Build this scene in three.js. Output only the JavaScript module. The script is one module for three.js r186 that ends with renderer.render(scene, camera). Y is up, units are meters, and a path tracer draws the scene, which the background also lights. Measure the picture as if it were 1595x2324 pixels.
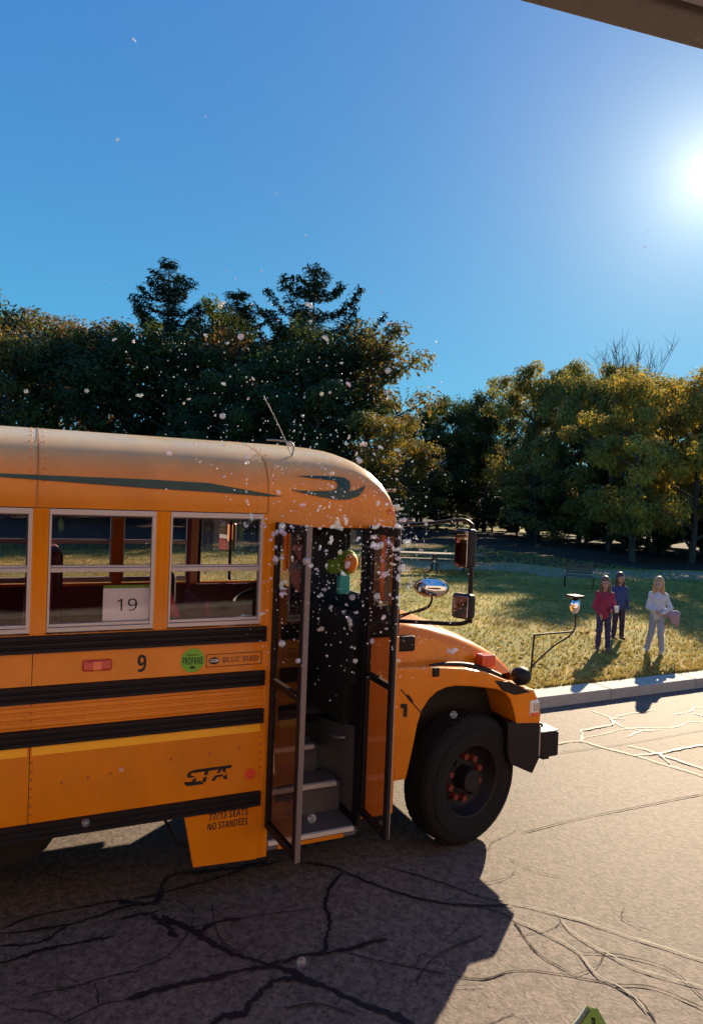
import * as THREE from 'three';
import { mergeGeometries } from 'three/addons/utils/BufferGeometryUtils.js';
import { RoundedBoxGeometry } from 'three/addons/geometries/RoundedBoxGeometry.js';
import { FontLoader } from 'three/addons/loaders/FontLoader.js';

// ---------------------------------------------------------------- camera, sky, sun, exposure
const scene = new THREE.Scene();
const EYE = 2.72;
const camera = new THREE.PerspectiveCamera(2 * Math.atan(1162 / 1589) * 180 / Math.PI, 702 / 1024, 0.05, 4000);
camera.position.set(0, EYE, 0);
camera.rotation.order = 'YXZ';
camera.rotation.set(-0.02012, 0, 0.03848);
camera.updateMatrixWorld();
const renderer = new THREE.WebGLRenderer({ antialias: true });
renderer.setSize(702, 1024);
renderer.toneMapping = THREE.LinearToneMapping;
renderer.toneMappingExposure = 2.55;
renderer.shadowMap.enabled = true;

const AZ = 26.3 * Math.PI / 180, EL = 23.2 * Math.PI / 180;
const SUN = new THREE.Vector3(Math.sin(AZ) * Math.cos(EL), Math.sin(EL), -Math.cos(AZ) * Math.cos(EL));
const sun = new THREE.DirectionalLight(new THREE.Color().setRGB(1, 0.80, 0.54), 5);
sun.position.copy(SUN).multiplyScalar(60);
sun.castShadow = true;
sun.shadow.mapSize.set(4096, 4096);
Object.assign(sun.shadow.camera, { left: -45, right: 45, top: 45, bottom: -45, near: 1, far: 200 });
scene.add(sun, sun.target);
{
  // clear autumn sky: deep blue overhead, paler and greener towards the horizon, a bright aureole round the low sun
  const W = 1024, H = 512, d = new Float32Array(W * H * 4);
  for (let j = 0; j < H; j++) for (let i = 0; i < W; i++) {
    const el = ((j + 0.5) / H - 0.5) * Math.PI, az = ((i + 0.5) / W - 0.5) * 2 * Math.PI;
    const x = Math.cos(el) * Math.cos(az), y = Math.sin(el), z = Math.cos(el) * Math.sin(az);
    const t = Math.pow(1 - Math.max(0, y), 3.2);
    const th = Math.acos(Math.min(1, x * SUN.x + y * SUN.y + z * SUN.z)) * 180 / Math.PI;
    const a = 0.30 * Math.exp(-th / 2.3) + 0.17 * Math.exp(-th / 6.5) + 0.072 * Math.exp(-th / 18);
    const o = (j * W + i) * 4;
    d[o] = 0.017 + 0.040 * t + a * 1.0;
    d[o + 1] = 0.082 + 0.172 * t + a * 0.95;
    d[o + 2] = 0.232 + 0.128 * t + a * 0.70;
    d[o + 3] = 1;
  }
  const sky = new THREE.DataTexture(d, W, H, THREE.RGBAFormat, THREE.FloatType);
  sky.mapping = THREE.EquirectangularReflectionMapping;
  sky.magFilter = THREE.LinearFilter; sky.needsUpdate = true;
  scene.background = sky; scene.environment = sky;
}

// ---------------------------------------------------------------- helpers
function rng(seed) { let s = seed >>> 0; return () => { s = (s + 0x6D2B79F5) | 0; let t = Math.imul(s ^ (s >>> 15), 1 | s); t = (t + Math.imul(t ^ (t >>> 7), 61 | t)) ^ t; return ((t ^ (t >>> 14)) >>> 0) / 4294967296; }; }
const V = (x, y, z) => new THREE.Vector3(x, y, z);
const lerp = (a, b, t) => a + (b - a) * t, clamp = (v, a, b) => Math.min(b, Math.max(a, v));
const names = {};
function numbered(n) { const k = names[n] = (names[n] ?? -1) + 1; return k ? n + '_' + String(k).padStart(3, '0') : n; }
function flat(g) { g = g.index ? g.toNonIndexed() : g; for (const k of Object.keys(g.attributes)) if (!['position', 'normal', 'uv', 'color'].includes(k)) g.deleteAttribute(k); if (!g.attributes.uv) g.setAttribute('uv', new THREE.BufferAttribute(new Float32Array(g.attributes.position.count * 2), 2)); return g; }
function merge(list) { list = [].concat(list).map(flat); const c = list.every((g) => g.attributes.color); if (!c) list.forEach((g) => g.deleteAttribute('color')); return list.length > 1 ? mergeGeometries(list) : list[0]; }
function shade(m) { m.castShadow = m.receiveShadow = true; return m; }
function part(name, geos, mat, parent, label) { const m = shade(new THREE.Mesh(merge(geos), mat)); m.name = name; parent.add(m); if (label) m.userData.label = label; return m; }
function tag(o, label, category, group) { o.userData.label = label; o.userData.category = category; if (group) o.userData.group = group; return o; }
function thing(name, label, category, group) { const o = new THREE.Group(); o.name = numbered(name); scene.add(o); return tag(o, label, category, group); }
function solo(name, geos, mat, label, category, group) { const m = shade(new THREE.Mesh(merge(geos), mat)); m.name = numbered(name); scene.add(m); return tag(m, label, category, group); }
function struct(name, geos, mat, parent) { const m = shade(new THREE.Mesh(merge(geos), mat)); m.name = parent ? name : numbered(name); (parent ?? scene).add(m); m.userData.kind = 'structure'; return m; }
function stuff(o) { o.userData.kind = 'stuff'; return o; }
const box = (x0, x1, y0, y1, z0, z1) => new THREE.BoxGeometry(Math.abs(x1 - x0), Math.abs(y1 - y0), Math.abs(z1 - z0)).translate((x0 + x1) / 2, (y0 + y1) / 2, (z0 + z1) / 2);
const rbox = (x0, x1, y0, y1, z0, z1, r = 0.01, s = 2) => new RoundedBoxGeometry(x1 - x0, y1 - y0, z1 - z0, s, r).translate((x0 + x1) / 2, (y0 + y1) / 2, (z0 + z1) / 2);
const curve = (pts) => new THREE.CatmullRomCurve3(pts.map((p) => p.isVector3 ? p : V(...p)), false, 'centripetal');
const tube = (pts, r, n = 12, k = 6) => new THREE.TubeGeometry(curve(pts), n, r, k);
function bar(a, b, r0, r1 = r0, k = 6) { a = a.isVector3 ? a : V(...a); b = b.isVector3 ? b : V(...b); const d = b.clone().sub(a), g = new THREE.CylinderGeometry(r1, r0, d.length(), k, 1); g.applyQuaternion(new THREE.Quaternion().setFromUnitVectors(V(0, 1, 0), d.normalize())); return g.translate((a.x + b.x) / 2, (a.y + b.y) / 2, (a.z + b.z) / 2); }
function shapeOf(pts) { const s = new THREE.Shape(); pts.forEach(([x, y], i) => i ? s.lineTo(x, y) : s.moveTo(x, y)); return s; }
const plate = (pts, z0, z1, bevel = 0) => new THREE.ExtrudeGeometry(shapeOf(pts), { depth: z1 - z0 - 2 * bevel, bevelEnabled: bevel > 0, bevelSize: bevel, bevelThickness: bevel, bevelSegments: 2, steps: 1, curveSegments: 8 }).translate(0, 0, z0 + bevel);
function planarUV(g, ax = 'x', ay = 'y', s = 1) { const p = g.attributes.position, u = new Float32Array(p.count * 2), f = { x: 'getX', y: 'getY', z: 'getZ' }; for (let i = 0; i < p.count; i++) { u[2 * i] = p[f[ax]](i) * s; u[2 * i + 1] = p[f[ay]](i) * s; } g.setAttribute('uv', new THREE.BufferAttribute(u, 2)); return g; }
function loft(rings, closed = false) { // rings: arrays of [x,y,z] of one length
  const n = rings[0].length, p = [], ix = [];
  rings.forEach((r) => r.forEach((q) => p.push(...q)));
  for (let i = 0; i + 1 < rings.length; i++) for (let j = 0; j < (closed ? n : n - 1); j++) { const a = i * n + j, b = i * n + (j + 1) % n, c = a + n, e = b + n; ix.push(a, c, b, b, c, e); }
  const g = new THREE.BufferGeometry(); g.setAttribute('position', new THREE.Float32BufferAttribute(p, 3)); g.setIndex(ix); g.computeVertexNormals(); return g;
}
// the ray of a pixel of the 1595 x 2324 view, and where it meets a level
function rayOf(px, py) { return V((px - 797.5) / 1589, (1162 - py) / 1589, -1).applyQuaternion(camera.quaternion).normalize(); }
function onGround(px, py, y = 0) { const r = rayOf(px, py); return V(0, EYE, 0).addScaledVector(r, (y - EYE) / r.y); }
function atDepth(px, py, depth) { const r = rayOf(px, py); return V(0, EYE, 0).addScaledVector(r, depth / -r.z); }

// tiling value noise
function noise2(seed, n) { const r = rng(seed), a = new Float32Array(n * n).map(() => r()); return (u, v) => { u = ((u % 1) + 1) % 1 * n; v = ((v % 1) + 1) % 1 * n; const i = Math.floor(u), j = Math.floor(v), f = u - i, g = v - j, s = f * f * (3 - 2 * f), t = g * g * (3 - 2 * g), i1 = (i + 1) % n, j1 = (j + 1) % n, k = i % n, l = j % n; return lerp(lerp(a[l * n + k], a[l * n + i1], s), lerp(a[j1 * n + k], a[j1 * n + i1], s), t); }; }
function fbm(seed, base, oct) { const ns = Array.from({ length: oct }, (_, k) => noise2(seed + k * 17, base << k)); return (u, v) => { let s = 0, w = 0.5, t = 0; for (const n of ns) { s += n(u, v) * w; t += w; w *= 0.55; } return s / t; }; }
function texture(size, fn, srgb, rep = 1) { // fn(u, v) -> [r, g, b] in 0..1 (linear; colour maps are encoded)
  const d = new Uint8Array(size * size * 4), e = (c) => Math.round(255 * clamp(srgb ? (c <= 0.0031308 ? 12.92 * c : 1.055 * Math.pow(c, 1 / 2.4) - 0.055) : c, 0, 1));
  for (let j = 0; j < size; j++) for (let i = 0; i < size; i++) { const c = fn(i / size, j / size), o = (j * size + i) * 4; d[o] = e(c[0]); d[o + 1] = e(c[1]); d[o + 2] = e(c[2]); d[o + 3] = 255; }
  const t = new THREE.DataTexture(d, size, size); t.wrapS = t.wrapT = THREE.RepeatWrapping; t.magFilter = THREE.LinearFilter; t.minFilter = THREE.LinearMipmapLinearFilter; t.generateMipmaps = true;
  if (srgb) t.colorSpace = THREE.SRGBColorSpace; t.repeat.set(rep, rep); t.needsUpdate = true; return t;
}
const rgb = (r, g, b) => new THREE.Color().setRGB(r, g, b);
const std = (c, rough = 0.6, o = {}) => new THREE.MeshStandardMaterial({ color: rgb(...c), roughness: rough, ...o });
const phy = (c, rough, o) => new THREE.MeshPhysicalMaterial({ color: rgb(...c), roughness: rough, ...o });

// ---------------------------------------------------------------- materials
const grime = fbm(5, 4, 6), streak = fbm(9, 8, 5);
const T = {
  paint: texture(512, (u, v) => { const n = grime(u, v), s = streak(u * 3, v), d = Math.max(0, streak(u * 6, v + 0.4) - 0.55), k = 1 - 0.28 * Math.max(0, n - 0.42) * 2 - 0.07 * s - 0.22 * d; return [k, k * (1 - 0.06 * n + 0.25 * d), Math.min(1, k * (0.95 - 0.2 * n + 0.8 * d))]; }, true, 0.5),
  paintR: texture(256, (u, v) => { const n = grime(u + 0.3, v); const r = 0.32 + 0.38 * n; return [r, r, r]; }, false, 0.7),
  speck: (() => { const a = fbm(31, 64, 3), b = fbm(37, 8, 4); return texture(512, (u, v) => { const k = 0.55 + 0.7 * Math.pow(a(u, v), 2) * (0.6 + 0.8 * b(u, v)); return [k, k, k]; }, true, 12); })(),
};
const M = {
  paint: phy([0.74, 0.225, 0.003], 0.5, { map: T.paint, roughnessMap: T.paintR, specularIntensity: 0.5, clearcoat: 0.35, clearcoatRoughness: 0.16 }),
  tape: phy([0.95, 0.46, 0.01], 0.4, { clearcoat: 0.3 }),
  black: phy([0.009, 0.006, 0.009], 0.55, { map: T.paint, specularIntensity: 0.6 }),
  rubber: std([0.016, 0.015, 0.016], 0.8),
  tyre: phy([0.011, 0.010, 0.011], 0.9, { specularIntensity: 0.5 }),
  under: std([0.02, 0.018, 0.018], 0.9),
  green: std([0.010, 0.045, 0.035], 0.45),
  alu: std([0.50, 0.44, 0.44], 0.42, { metalness: 0.55 }),
  steel: std([0.5, 0.5, 0.5], 0.3, { metalness: 0.9 }),
  chrome: std([0.85, 0.85, 0.85], 0.12, { metalness: 1 }),
  mirror: std([0.9, 0.9, 0.9], 0.02, { metalness: 1 }),
  glass: phy([0.80, 0.74, 0.76], 0.03, { transmission: 1, thickness: 0, ior: 1.5, side: THREE.DoubleSide }),
  doorGlass: phy([0.50, 0.38, 0.35], 0.03, { transmission: 1, thickness: 0, ior: 1.5, side: THREE.DoubleSide }),
  clear: phy([0.95, 0.96, 0.97], 0.05, { transmission: 1, thickness: 0, ior: 1.5 }),
  amber: phy([0.75, 0.10, 0.015], 0.25, { clearcoat: 0.8 }),
  nut: std([0.15, 0.018, 0.012], 0.6),
  red: phy([0.5, 0.02, 0.015], 0.3, { clearcoat: 0.6 }),
  maroon: std([0.17, 0.022, 0.038], 0.6),
  seatGrey: std([0.16, 0.17, 0.15], 0.7),
  liner: std([0.22, 0.17, 0.16], 0.6),
  floor: std([0.035, 0.033, 0.034], 0.8),
  step: std([0.11, 0.10, 0.11], 0.75),
  nosing: std([0.62, 0.56, 0.52], 0.6),
  white: std([0.80, 0.80, 0.78], 0.7),
  ink: std([0.012, 0.010, 0.012], 0.6),
  sticker: std([0.16, 0.42, 0.03], 0.5),
  redDot: std([0.75, 0.07, 0.02], 0.4),
};
const serif = await new FontLoader().loadAsync('fonts/droid/droid_serif_regular.typeface.json');
const sansB = await new FontLoader().loadAsync('fonts/droid/droid_sans_bold.typeface.json');
const sansR = await new FontLoader().loadAsync('fonts/droid/droid_sans_regular.typeface.json');
function words(s, font, x0, x1, y0, y1, z, skew = 0) { // flat lettering that fills a box of the side plane
  const g = new THREE.ShapeGeometry(font.generateShapes(s, 1), 4); g.computeBoundingBox();
  const b = g.boundingBox; g.translate(-b.min.x, -b.min.y, 0).scale((x1 - x0) / (b.max.x - b.min.x), (y1 - y0) / (b.max.y - b.min.y), 1);
  if (skew) g.applyMatrix4(new THREE.Matrix4().set(1, skew, 0, 0, 0, 1, 0, 0, 0, 0, 1, 0, 0, 0, 0, 1));
  return g.translate(x0, y0, z);
}

// ---------------------------------------------------------------- the setting: road, kerb, lawn, path, lot
const CA = V(2.62, 0, -9.32), CU = V(2.917, 0, -1.4615).normalize(), CN = V(CU.z, 0, -CU.x); // along the kerb, and away from the road
const kerbXZ = (s, t, y = 0) => CA.clone().addScaledVector(CU, s).addScaledVector(CN, t).setY(y);
function sheet(s0, s1, ns, t0, t1, nt, y, col) { // a level sheet in kerb coordinates, uv in metres, vertex colours
  const p = [], c = [], u = [], ix = [];
  for (let j = 0; j <= nt; j++) for (let i = 0; i <= ns; i++) { const s = lerp(s0, s1, i / ns), t = lerp(t0, t1, j / nt), q = kerbXZ(s, t, typeof y === 'function' ? y(s, t) : y); p.push(q.x, q.y, q.z); u.push(s, t); c.push(...(col ? col(s, t) : [1, 1, 1])); }
  for (let j = 0; j < nt; j++) for (let i = 0; i < ns; i++) { const a = j * (ns + 1) + i; ix.push(a, a + 1, a + ns + 1, a + 1, a + ns + 2, a + ns + 1); }
  const g = new THREE.BufferGeometry(); g.setAttribute('position', new THREE.Float32BufferAttribute(p, 3)); g.setAttribute('uv', new THREE.Float32BufferAttribute(u, 2)); g.setAttribute('color', new THREE.Float32BufferAttribute(c, 3)); g.setIndex(ix); g.computeVertexNormals(); return g;
}
const aggA = fbm(101, 64, 3), aggB = noise2(103, 256), aggC = noise2(107, 110);
const asphaltTex = texture(1024, (u, v) => { const a = aggA(u, v), b = aggB(u, v), c = aggC(u, v); let k = 0.60 + 0.95 * (a - 0.5) + 0.42 * (b - 0.5); if (c > 0.90) k += 0.5; if (b < 0.09) k -= 0.22; return [k, k * 0.965, k * 0.94]; }, true, 0.55);
const asphaltBump = texture(1024, (u, v) => { const k = 0.35 * aggB(u, v) + 0.65 * aggC(u, v); return [k, k, k]; }, false, 0.55);
const big = fbm(211, 6, 5), big2 = fbm(223, 16, 4);
const asphaltCol = (s, t) => { const k = 0.80 + 0.5 * (big(s / 24, t / 24) - 0.5) + 0.35 * (big2(s / 20, t / 20) - 0.5); return [0.215 * k, 0.163 * k, 0.143 * k]; };
const asphalt = phy([1, 1, 1], 0.78, { vertexColors: true, map: asphaltTex, bumpMap: asphaltBump, bumpScale: 0.002, specularIntensity: 0.95 });
const road = struct('road', [sheet(-70, 70, 280, -30, 0.0, 90, 0, asphaltCol)], asphalt);

// cracks filled with tar, and fine open cracks: strips laid on the road
const tarMat = phy([0.012, 0.009, 0.012], 0.62, { specularIntensity: 0.6 });
const crackMat = std([0.022, 0.017, 0.016], 0.95);
let strip = 0;
function crack(px, w, mat, seed, dy = 0, dx = 0, sc = 1) {
  const r = rng(seed * 7 + 3), pts = curve(px.map(([x, y]) => onGround(x * sc + dx, y * sc + dy))).getSpacedPoints(px.length * 10);
  const p = [], ix = [], lift = (mat === tarMat ? 0.0042 : 0.0026) + (strip++ % 24) * 0.00035;
  let wob = 0; const wide = Array.from({ length: 40 }, () => 0.35 + 0.75 * r());
  pts.forEach((q, i) => {
    const d = pts[Math.min(i + 1, pts.length - 1)].clone().sub(pts[Math.max(i - 1, 0)]).setY(0).normalize(), n = V(-d.z, 0, d.x);
    wob = wob * 0.7 + (r() - 0.5) * w * 0.5;
    const end = Math.min(1, Math.min(i, pts.length - 1 - i) / 3 + 0.25), th = wide[Math.floor(i / 5) % 40] * (1 - i % 5 / 5) + wide[Math.floor(i / 5 + 1) % 40] * (i % 5 / 5), a = w * end * th * (0.38 + 0.34 * r()), b = w * end * th * (0.38 + 0.34 * r());
    p.push(q.x + n.x * (a + wob), lift, q.z + n.z * (a + wob), q.x - n.x * (b - wob), lift, q.z - n.z * (b - wob));
    if (i) { const k = (i - 1) * 2; ix.push(k, k + 2, k + 1, k + 1, k + 2, k + 3); }
  });
  const g = new THREE.BufferGeometry(); g.setAttribute('position', new THREE.Float32BufferAttribute(p, 3)); g.setIndex(ix); g.computeVertexNormals();
  return part(mat === tarMat ? 'tar_seam' : 'fine_crack', g, mat, road);
}
const NEAR = [ // pixels of the view, y from 1872 down
  [[370, 205], [440, 240], [520, 290], [620, 320], [700, 355], [780, 385], [860, 425], [950, 458]], [[350, 205], [375, 235], [402, 258]],
  [[268, 172], [315, 179], [355, 180]], [[355, 182], [362, 150], [376, 130], [400, 113], [470, 108], [540, 98], [610, 84]], [[310, 168], [360, 158], [430, 140], [500, 120], [580, 95], [640, 87]],
  [[0, 240], [60, 215], [120, 200], [180, 190], [272, 172]], [[0, 250], [60, 242], [150, 230], [220, 210], [280, 190], [340, 178]], [[0, 276], [60, 275], [110, 262], [152, 231]],
  [[-20, 322], [60, 300], [130, 280], [200, 265], [257, 258]], [[275, 215], [330, 203], [358, 197]], [[452, 247], [485, 225], [550, 213]],
  [[780, 108], [745, 150], [738, 185], [750, 215], [740, 260], [735, 290], [690, 300], [640, 315]], [[735, 290], [790, 285], [840, 270], [880, 262]],
  [[283, 402], [360, 380], [440, 360], [520, 340], [600, 322], [640, 312]], [[470, 458], [560, 420], [590, 385], [620, 355], [680, 352]],
  [[680, 85], [760, 100], [830, 130], [900, 155], [980, 175], [1060, 185], [1165, 185]], [[870, 95], [940, 115], [1020, 140], [1090, 165], [1165, 180], [1290, 210], [1430, 255], [1595, 310], [1680, 340]],
  [[1060, 180], [1165, 215], [1240, 250], [1310, 290], [1350, 340], [1420, 380], [1470, 430]], [[1270, 212], [1290, 240], [1370, 290], [1450, 330], [1595, 370]],
];
NEAR.forEach((p, i) => crack(p, [0.05, 0.055, 0.05, 0.045, 0.03, 0.022, 0.026, 0.026, 0.035, 0.03, 0.034, 0.032, 0.034, 0.04, 0.045, 0.023, 0.014, 0.013, 0.010][i], tarMat, i + 1, 1872));
const FAR = [ // of an enlarged piece of the view
  [[60, 722], [330, 700], [500, 750], [780, 820], [950, 865], [1150, 930], [1300, 970], [1700, 1100]], [[800, 740], [1000, 790], [1130, 835], [1300, 890], [1700, 1020]], [[860, 845], [1130, 830], [1300, 790], [1700, 715]],
  [[1130, 835], [1190, 880], [1250, 930]], [[330, 580], [500, 550], [650, 520], [640, 460], [790, 465]], [[330, 570], [332, 640], [330, 705]], [[330, 660], [500, 630], [700, 580], [900, 555], [1130, 555], [1300, 545], [1470, 490], [1700, 500]],
  [[420, 370], [600, 440], [780, 550], [940, 580], [860, 620], [790, 650]], [[940, 582], [1050, 580], [1150, 570]], [[1270, 415], [1450, 385], [1540, 340], [1700, 360]], [[680, 440], [850, 405], [1100, 365]], [[1500, 400], [1595, 430], [1700, 470]],
];
FAR.forEach((p, i) => crack(p.map(([x, y]) => [1248 + 0.2173 * x, 1532 + 0.2173 * y]), 0.022 + 0.008 * (i % 3), tarMat, 60 + i));
const FINE = [
  [[780, 290], [860, 310], [960, 330], [1090, 350], [1180, 330], [1300, 345], [1390, 365], [1450, 400], [1490, 452]], [[1165, 220], [1200, 270], [1230, 300], [1310, 345]], [[80, 385], [160, 370], [250, 345], [330, 330]], [[150, 450], [230, 410], [285, 400]],
  [[215, 360], [225, 410]], [[400, 170], [440, 200], [430, 240]], [[560, 210], [640, 200], [740, 190]], [[300, 330], [380, 300], [430, 245]], [[1310, 290], [1420, 300], [1520, 330], [1600, 400]], [[1390, 365], [1480, 370], [1600, 420]], [[940, 360], [990, 300], [1100, 250]],
  [[1180, 20], [1300, -10], [1450, -40], [1600, -70]], [[1250, -160], [1400, -180], [1600, -215]], [[20, 420], [110, 430], [150, 452]], [[640, 420], [720, 410], [820, 440]], [[480, 180], [500, 260], [560, 300]],
];
FINE.forEach((p, i) => crack(p, 0.011, crackMat, 130 + i, 1872));
{ // a web of small cracks between them
  const r = rng(77);
  for (let k = 0; k < 30; k++) { let x = 20 + r() * 1560, y = 60 + r() * 380, a = r() * 6.28; const p = [[x, y]]; for (let i = 0; i < 5; i++) { a += (r() - 0.5) * 1.0; x += Math.cos(a) * 34; y += Math.sin(a) * 13; p.push([x, y]); } crack(p, 0.0055, crackMat, 300 + k, 1872); }
}

// granite kerb in stones
{
  const k = new THREE.Group(); k.name = 'kerb'; k.userData.kind = 'structure'; scene.add(k);
  const gA = fbm(311, 32, 4), tex = texture(256, (u, v) => { const a = 0.55 + 0.7 * gA(u, v); return [a, a * 0.98, a * 0.94]; }, true, 2), mats = [0.40, 0.46, 0.43].map((a) => std([a, a * 0.95, a * 0.86], 0.8, { map: tex }));
  const ang = Math.atan2(-CU.z, CU.x), stone = [0, 1, 2].map((i) => (() => { const g = rbox(-0.9 + 0.006, 0.9 - 0.006, -0.2, 0.15 - i * 0.003, -0.36, 0, 0.018), q = g.attributes.position, u = g.attributes.uv; for (let k = 0; k < q.count; k++) u.setXY(k, q.getX(k), q.getZ(k) + q.getY(k)); return g; })());
  for (let i = -14; i < 16; i++) { const m = part('kerb_stone', stone[(i + 30) % 3], mats[(i * 7 + 70) % 3], k); m.position.copy(kerbXZ(i * 1.8 + 0.4, 0.001)); m.rotation.y = ang + ((i * 13) % 5 - 2) * 0.002; }
}
// forest floor out to the horizon, lawn, gravel path, shaded lot
const gr1 = fbm(401, 8, 6), gr2 = fbm(409, 24, 5);
struct('ground', [sheet(-1600, 1600, 8, 0.1, 2600, 8, 0.126)], phy([0.055, 0.048, 0.028], 0.95, { specularIntensity: 0.1 }));
const lawnTex = texture(1024, (u, v) => { const n = gr1(u, v), f = gr2(u * 3, v * 3), d = clamp((n - 0.42) * 3.2, 0, 1); const k = 0.62 + 0.75 * f; return [lerp(0.19, 0.36, d) * k, lerp(0.185, 0.27, d) * k, lerp(0.030, 0.065, d) * k]; }, true, 1 / 7);
const lawnBump = texture(512, (u, v) => { const k = gr2(u * 4, v * 4); return [k, k, k]; }, false, 1 / 2);
const lawnCol = (s, t) => { const k = 0.62 + 0.75 * big(s / 40, t / 40) + 0.35 * (big2(s / 30, t / 30) - 0.5), e = Math.exp(-Math.max(0, t - 0.2) / 1.3); return [k * (1 + 0.25 * e), k * (1 + 0.02 * e), k]; };
struct('lawn', [sheet(-60, 60, 160, 0.355, 62, 80, 0.146, lawnCol)], new THREE.MeshStandardMaterial({ vertexColors: true, map: lawnTex, bumpMap: lawnBump, bumpScale: 0.05, roughness: 0.95 }));
function ground2(pxs, y, extra = []) { const pts = pxs.map(([a, b]) => onGround(a, b, y)).concat(extra); const g = new THREE.ShapeGeometry(shapeOf(pts.map((p) => [p.x, -p.z]))); g.rotateX(-Math.PI / 2).translate(0, y, 0); return planarUV(g, 'x', 'z'); }
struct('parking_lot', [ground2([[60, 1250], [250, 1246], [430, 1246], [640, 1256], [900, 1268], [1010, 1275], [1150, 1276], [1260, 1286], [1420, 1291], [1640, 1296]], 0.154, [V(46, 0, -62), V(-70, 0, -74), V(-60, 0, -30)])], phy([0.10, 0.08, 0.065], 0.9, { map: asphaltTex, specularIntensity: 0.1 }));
struct('path', [ground2([[900, 1273], [1010, 1281], [1100, 1281], [1170, 1277], [1270, 1290], [1420, 1295], [1640, 1300], [1640, 1318], [1500, 1314], [1380, 1313], [1250, 1310], [1180, 1298], [1090, 1293], [1000, 1294], [900, 1287]], 0.160)], phy([0.42, 0.34, 0.25], 0.95, { map: T.speck, specularIntensity: 0.1 }));
{ // grass blades and fallen leaves
  const r = rng(515), bl = [];
  for (let i = 0; i < 6; i++) { const a = i * 1.05 + r(), l = 0.02 + 0.03 * r(), h = 0.045 + 0.05 * r(), w = 0.006; const g = new THREE.BufferGeometry(), c = Math.cos(a), s = Math.sin(a); g.setAttribute('position', new THREE.Float32BufferAttribute([-s * w, 0, c * w, s * w, 0, -c * w, c * l, h, s * l], 3)); g.computeVertexNormals(); bl.push(g); }
  const mat = phy([1, 1, 1], 0.9, { transmission: 0.35, thickness: 0, side: THREE.DoubleSide }), N = 52000, tufts = new THREE.InstancedMesh(merge(bl), mat, N), m = new THREE.Matrix4(), q = new THREE.Quaternion(), c = new THREE.Color();
  for (let i = 0; i < N; i++) {
    const u = r(), t = 0.4 + 26 * u * u, p = kerbXZ(-16 + r() * 34, t, 0.144), d = big(p.x / 60 + 0.2, p.z / 60) + 0.5 * r(), k = 0.7 + 0.7 * r();
    q.setFromAxisAngle(V(0, 1, 0), r() * 6.28); m.compose(p, q, V(1, 1, 1).multiplyScalar(0.55 + 0.7 * r() + t * 0.02)); tufts.setMatrixAt(i, m);
    const dry = clamp((d - 0.45) * 2 + Math.exp(-t / 1.2) * 0.5, 0, 1); c.setRGB(lerp(0.22, 0.46, dry) * k, lerp(0.24, 0.34, dry) * k, lerp(0.03, 0.075, dry) * k); tufts.setColorAt(i, c);
  }
  tufts.name = 'grass'; stuff(shade(tufts)); tag(tufts, 'dry yellowish green grass blades of the lawn behind the kerb', 'grass'); scene.add(tufts);
  const lg = new THREE.BufferGeometry(); lg.setAttribute('position', new THREE.Float32BufferAttribute([-0.04, 0, 0, 0, 0.012, 0.026, 0.045, 0.006, 0, 0, 0.02, -0.026], 3)); lg.setIndex([0, 1, 3, 1, 2, 3]); lg.computeVertexNormals();
  const leaves = new THREE.InstancedMesh(flat(lg), std([1, 1, 1], 0.9, { side: THREE.DoubleSide }), 1500);
  for (let i = 0; i < 1500; i++) { const t = 0.4 + 15 * r() * r(), p = kerbXZ(-10 + r() * 26, t, 0.17); q.setFromEuler(new THREE.Euler(r() - 0.5, r() * 6.28, r() - 0.5)); m.compose(p, q, V(1, 1, 1).multiplyScalar(0.6 + r())); leaves.setMatrixAt(i, m); c.setRGB(0.26 + 0.2 * r(), 0.12 + 0.1 * r(), 0.03); leaves.setColorAt(i, c); }
  leaves.name = 'fallen_leaves'; stuff(shade(leaves)); tag(leaves, 'brown fallen leaves scattered in the grass by the kerb', 'leaves'); scene.add(leaves);
}
// a wooded hill far behind the gap in the trees
{
  const rings = [], h = fbm(611, 6, 5);
  for (let j = 0; j <= 6; j++) { const row = []; for (let i = 0; i <= 60; i++) { const x = -260 + i * 9, z = -430 - j * 40, k = Math.sin(Math.PI * Math.min(1, j / 5) * 0.5); row.push([x + 60, -2 + k * (34 + 26 * h(i / 60, 0.3) + 5 * h(i / 14, j / 9)) * Math.exp(-Math.pow((x - 10) / 190, 2)), z]); } rings.push(row); }
  struct('hills', [loft(rings)], phy([0.035, 0.05, 0.055], 1, { side: THREE.DoubleSide, specularIntensity: 0 }));
}

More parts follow.
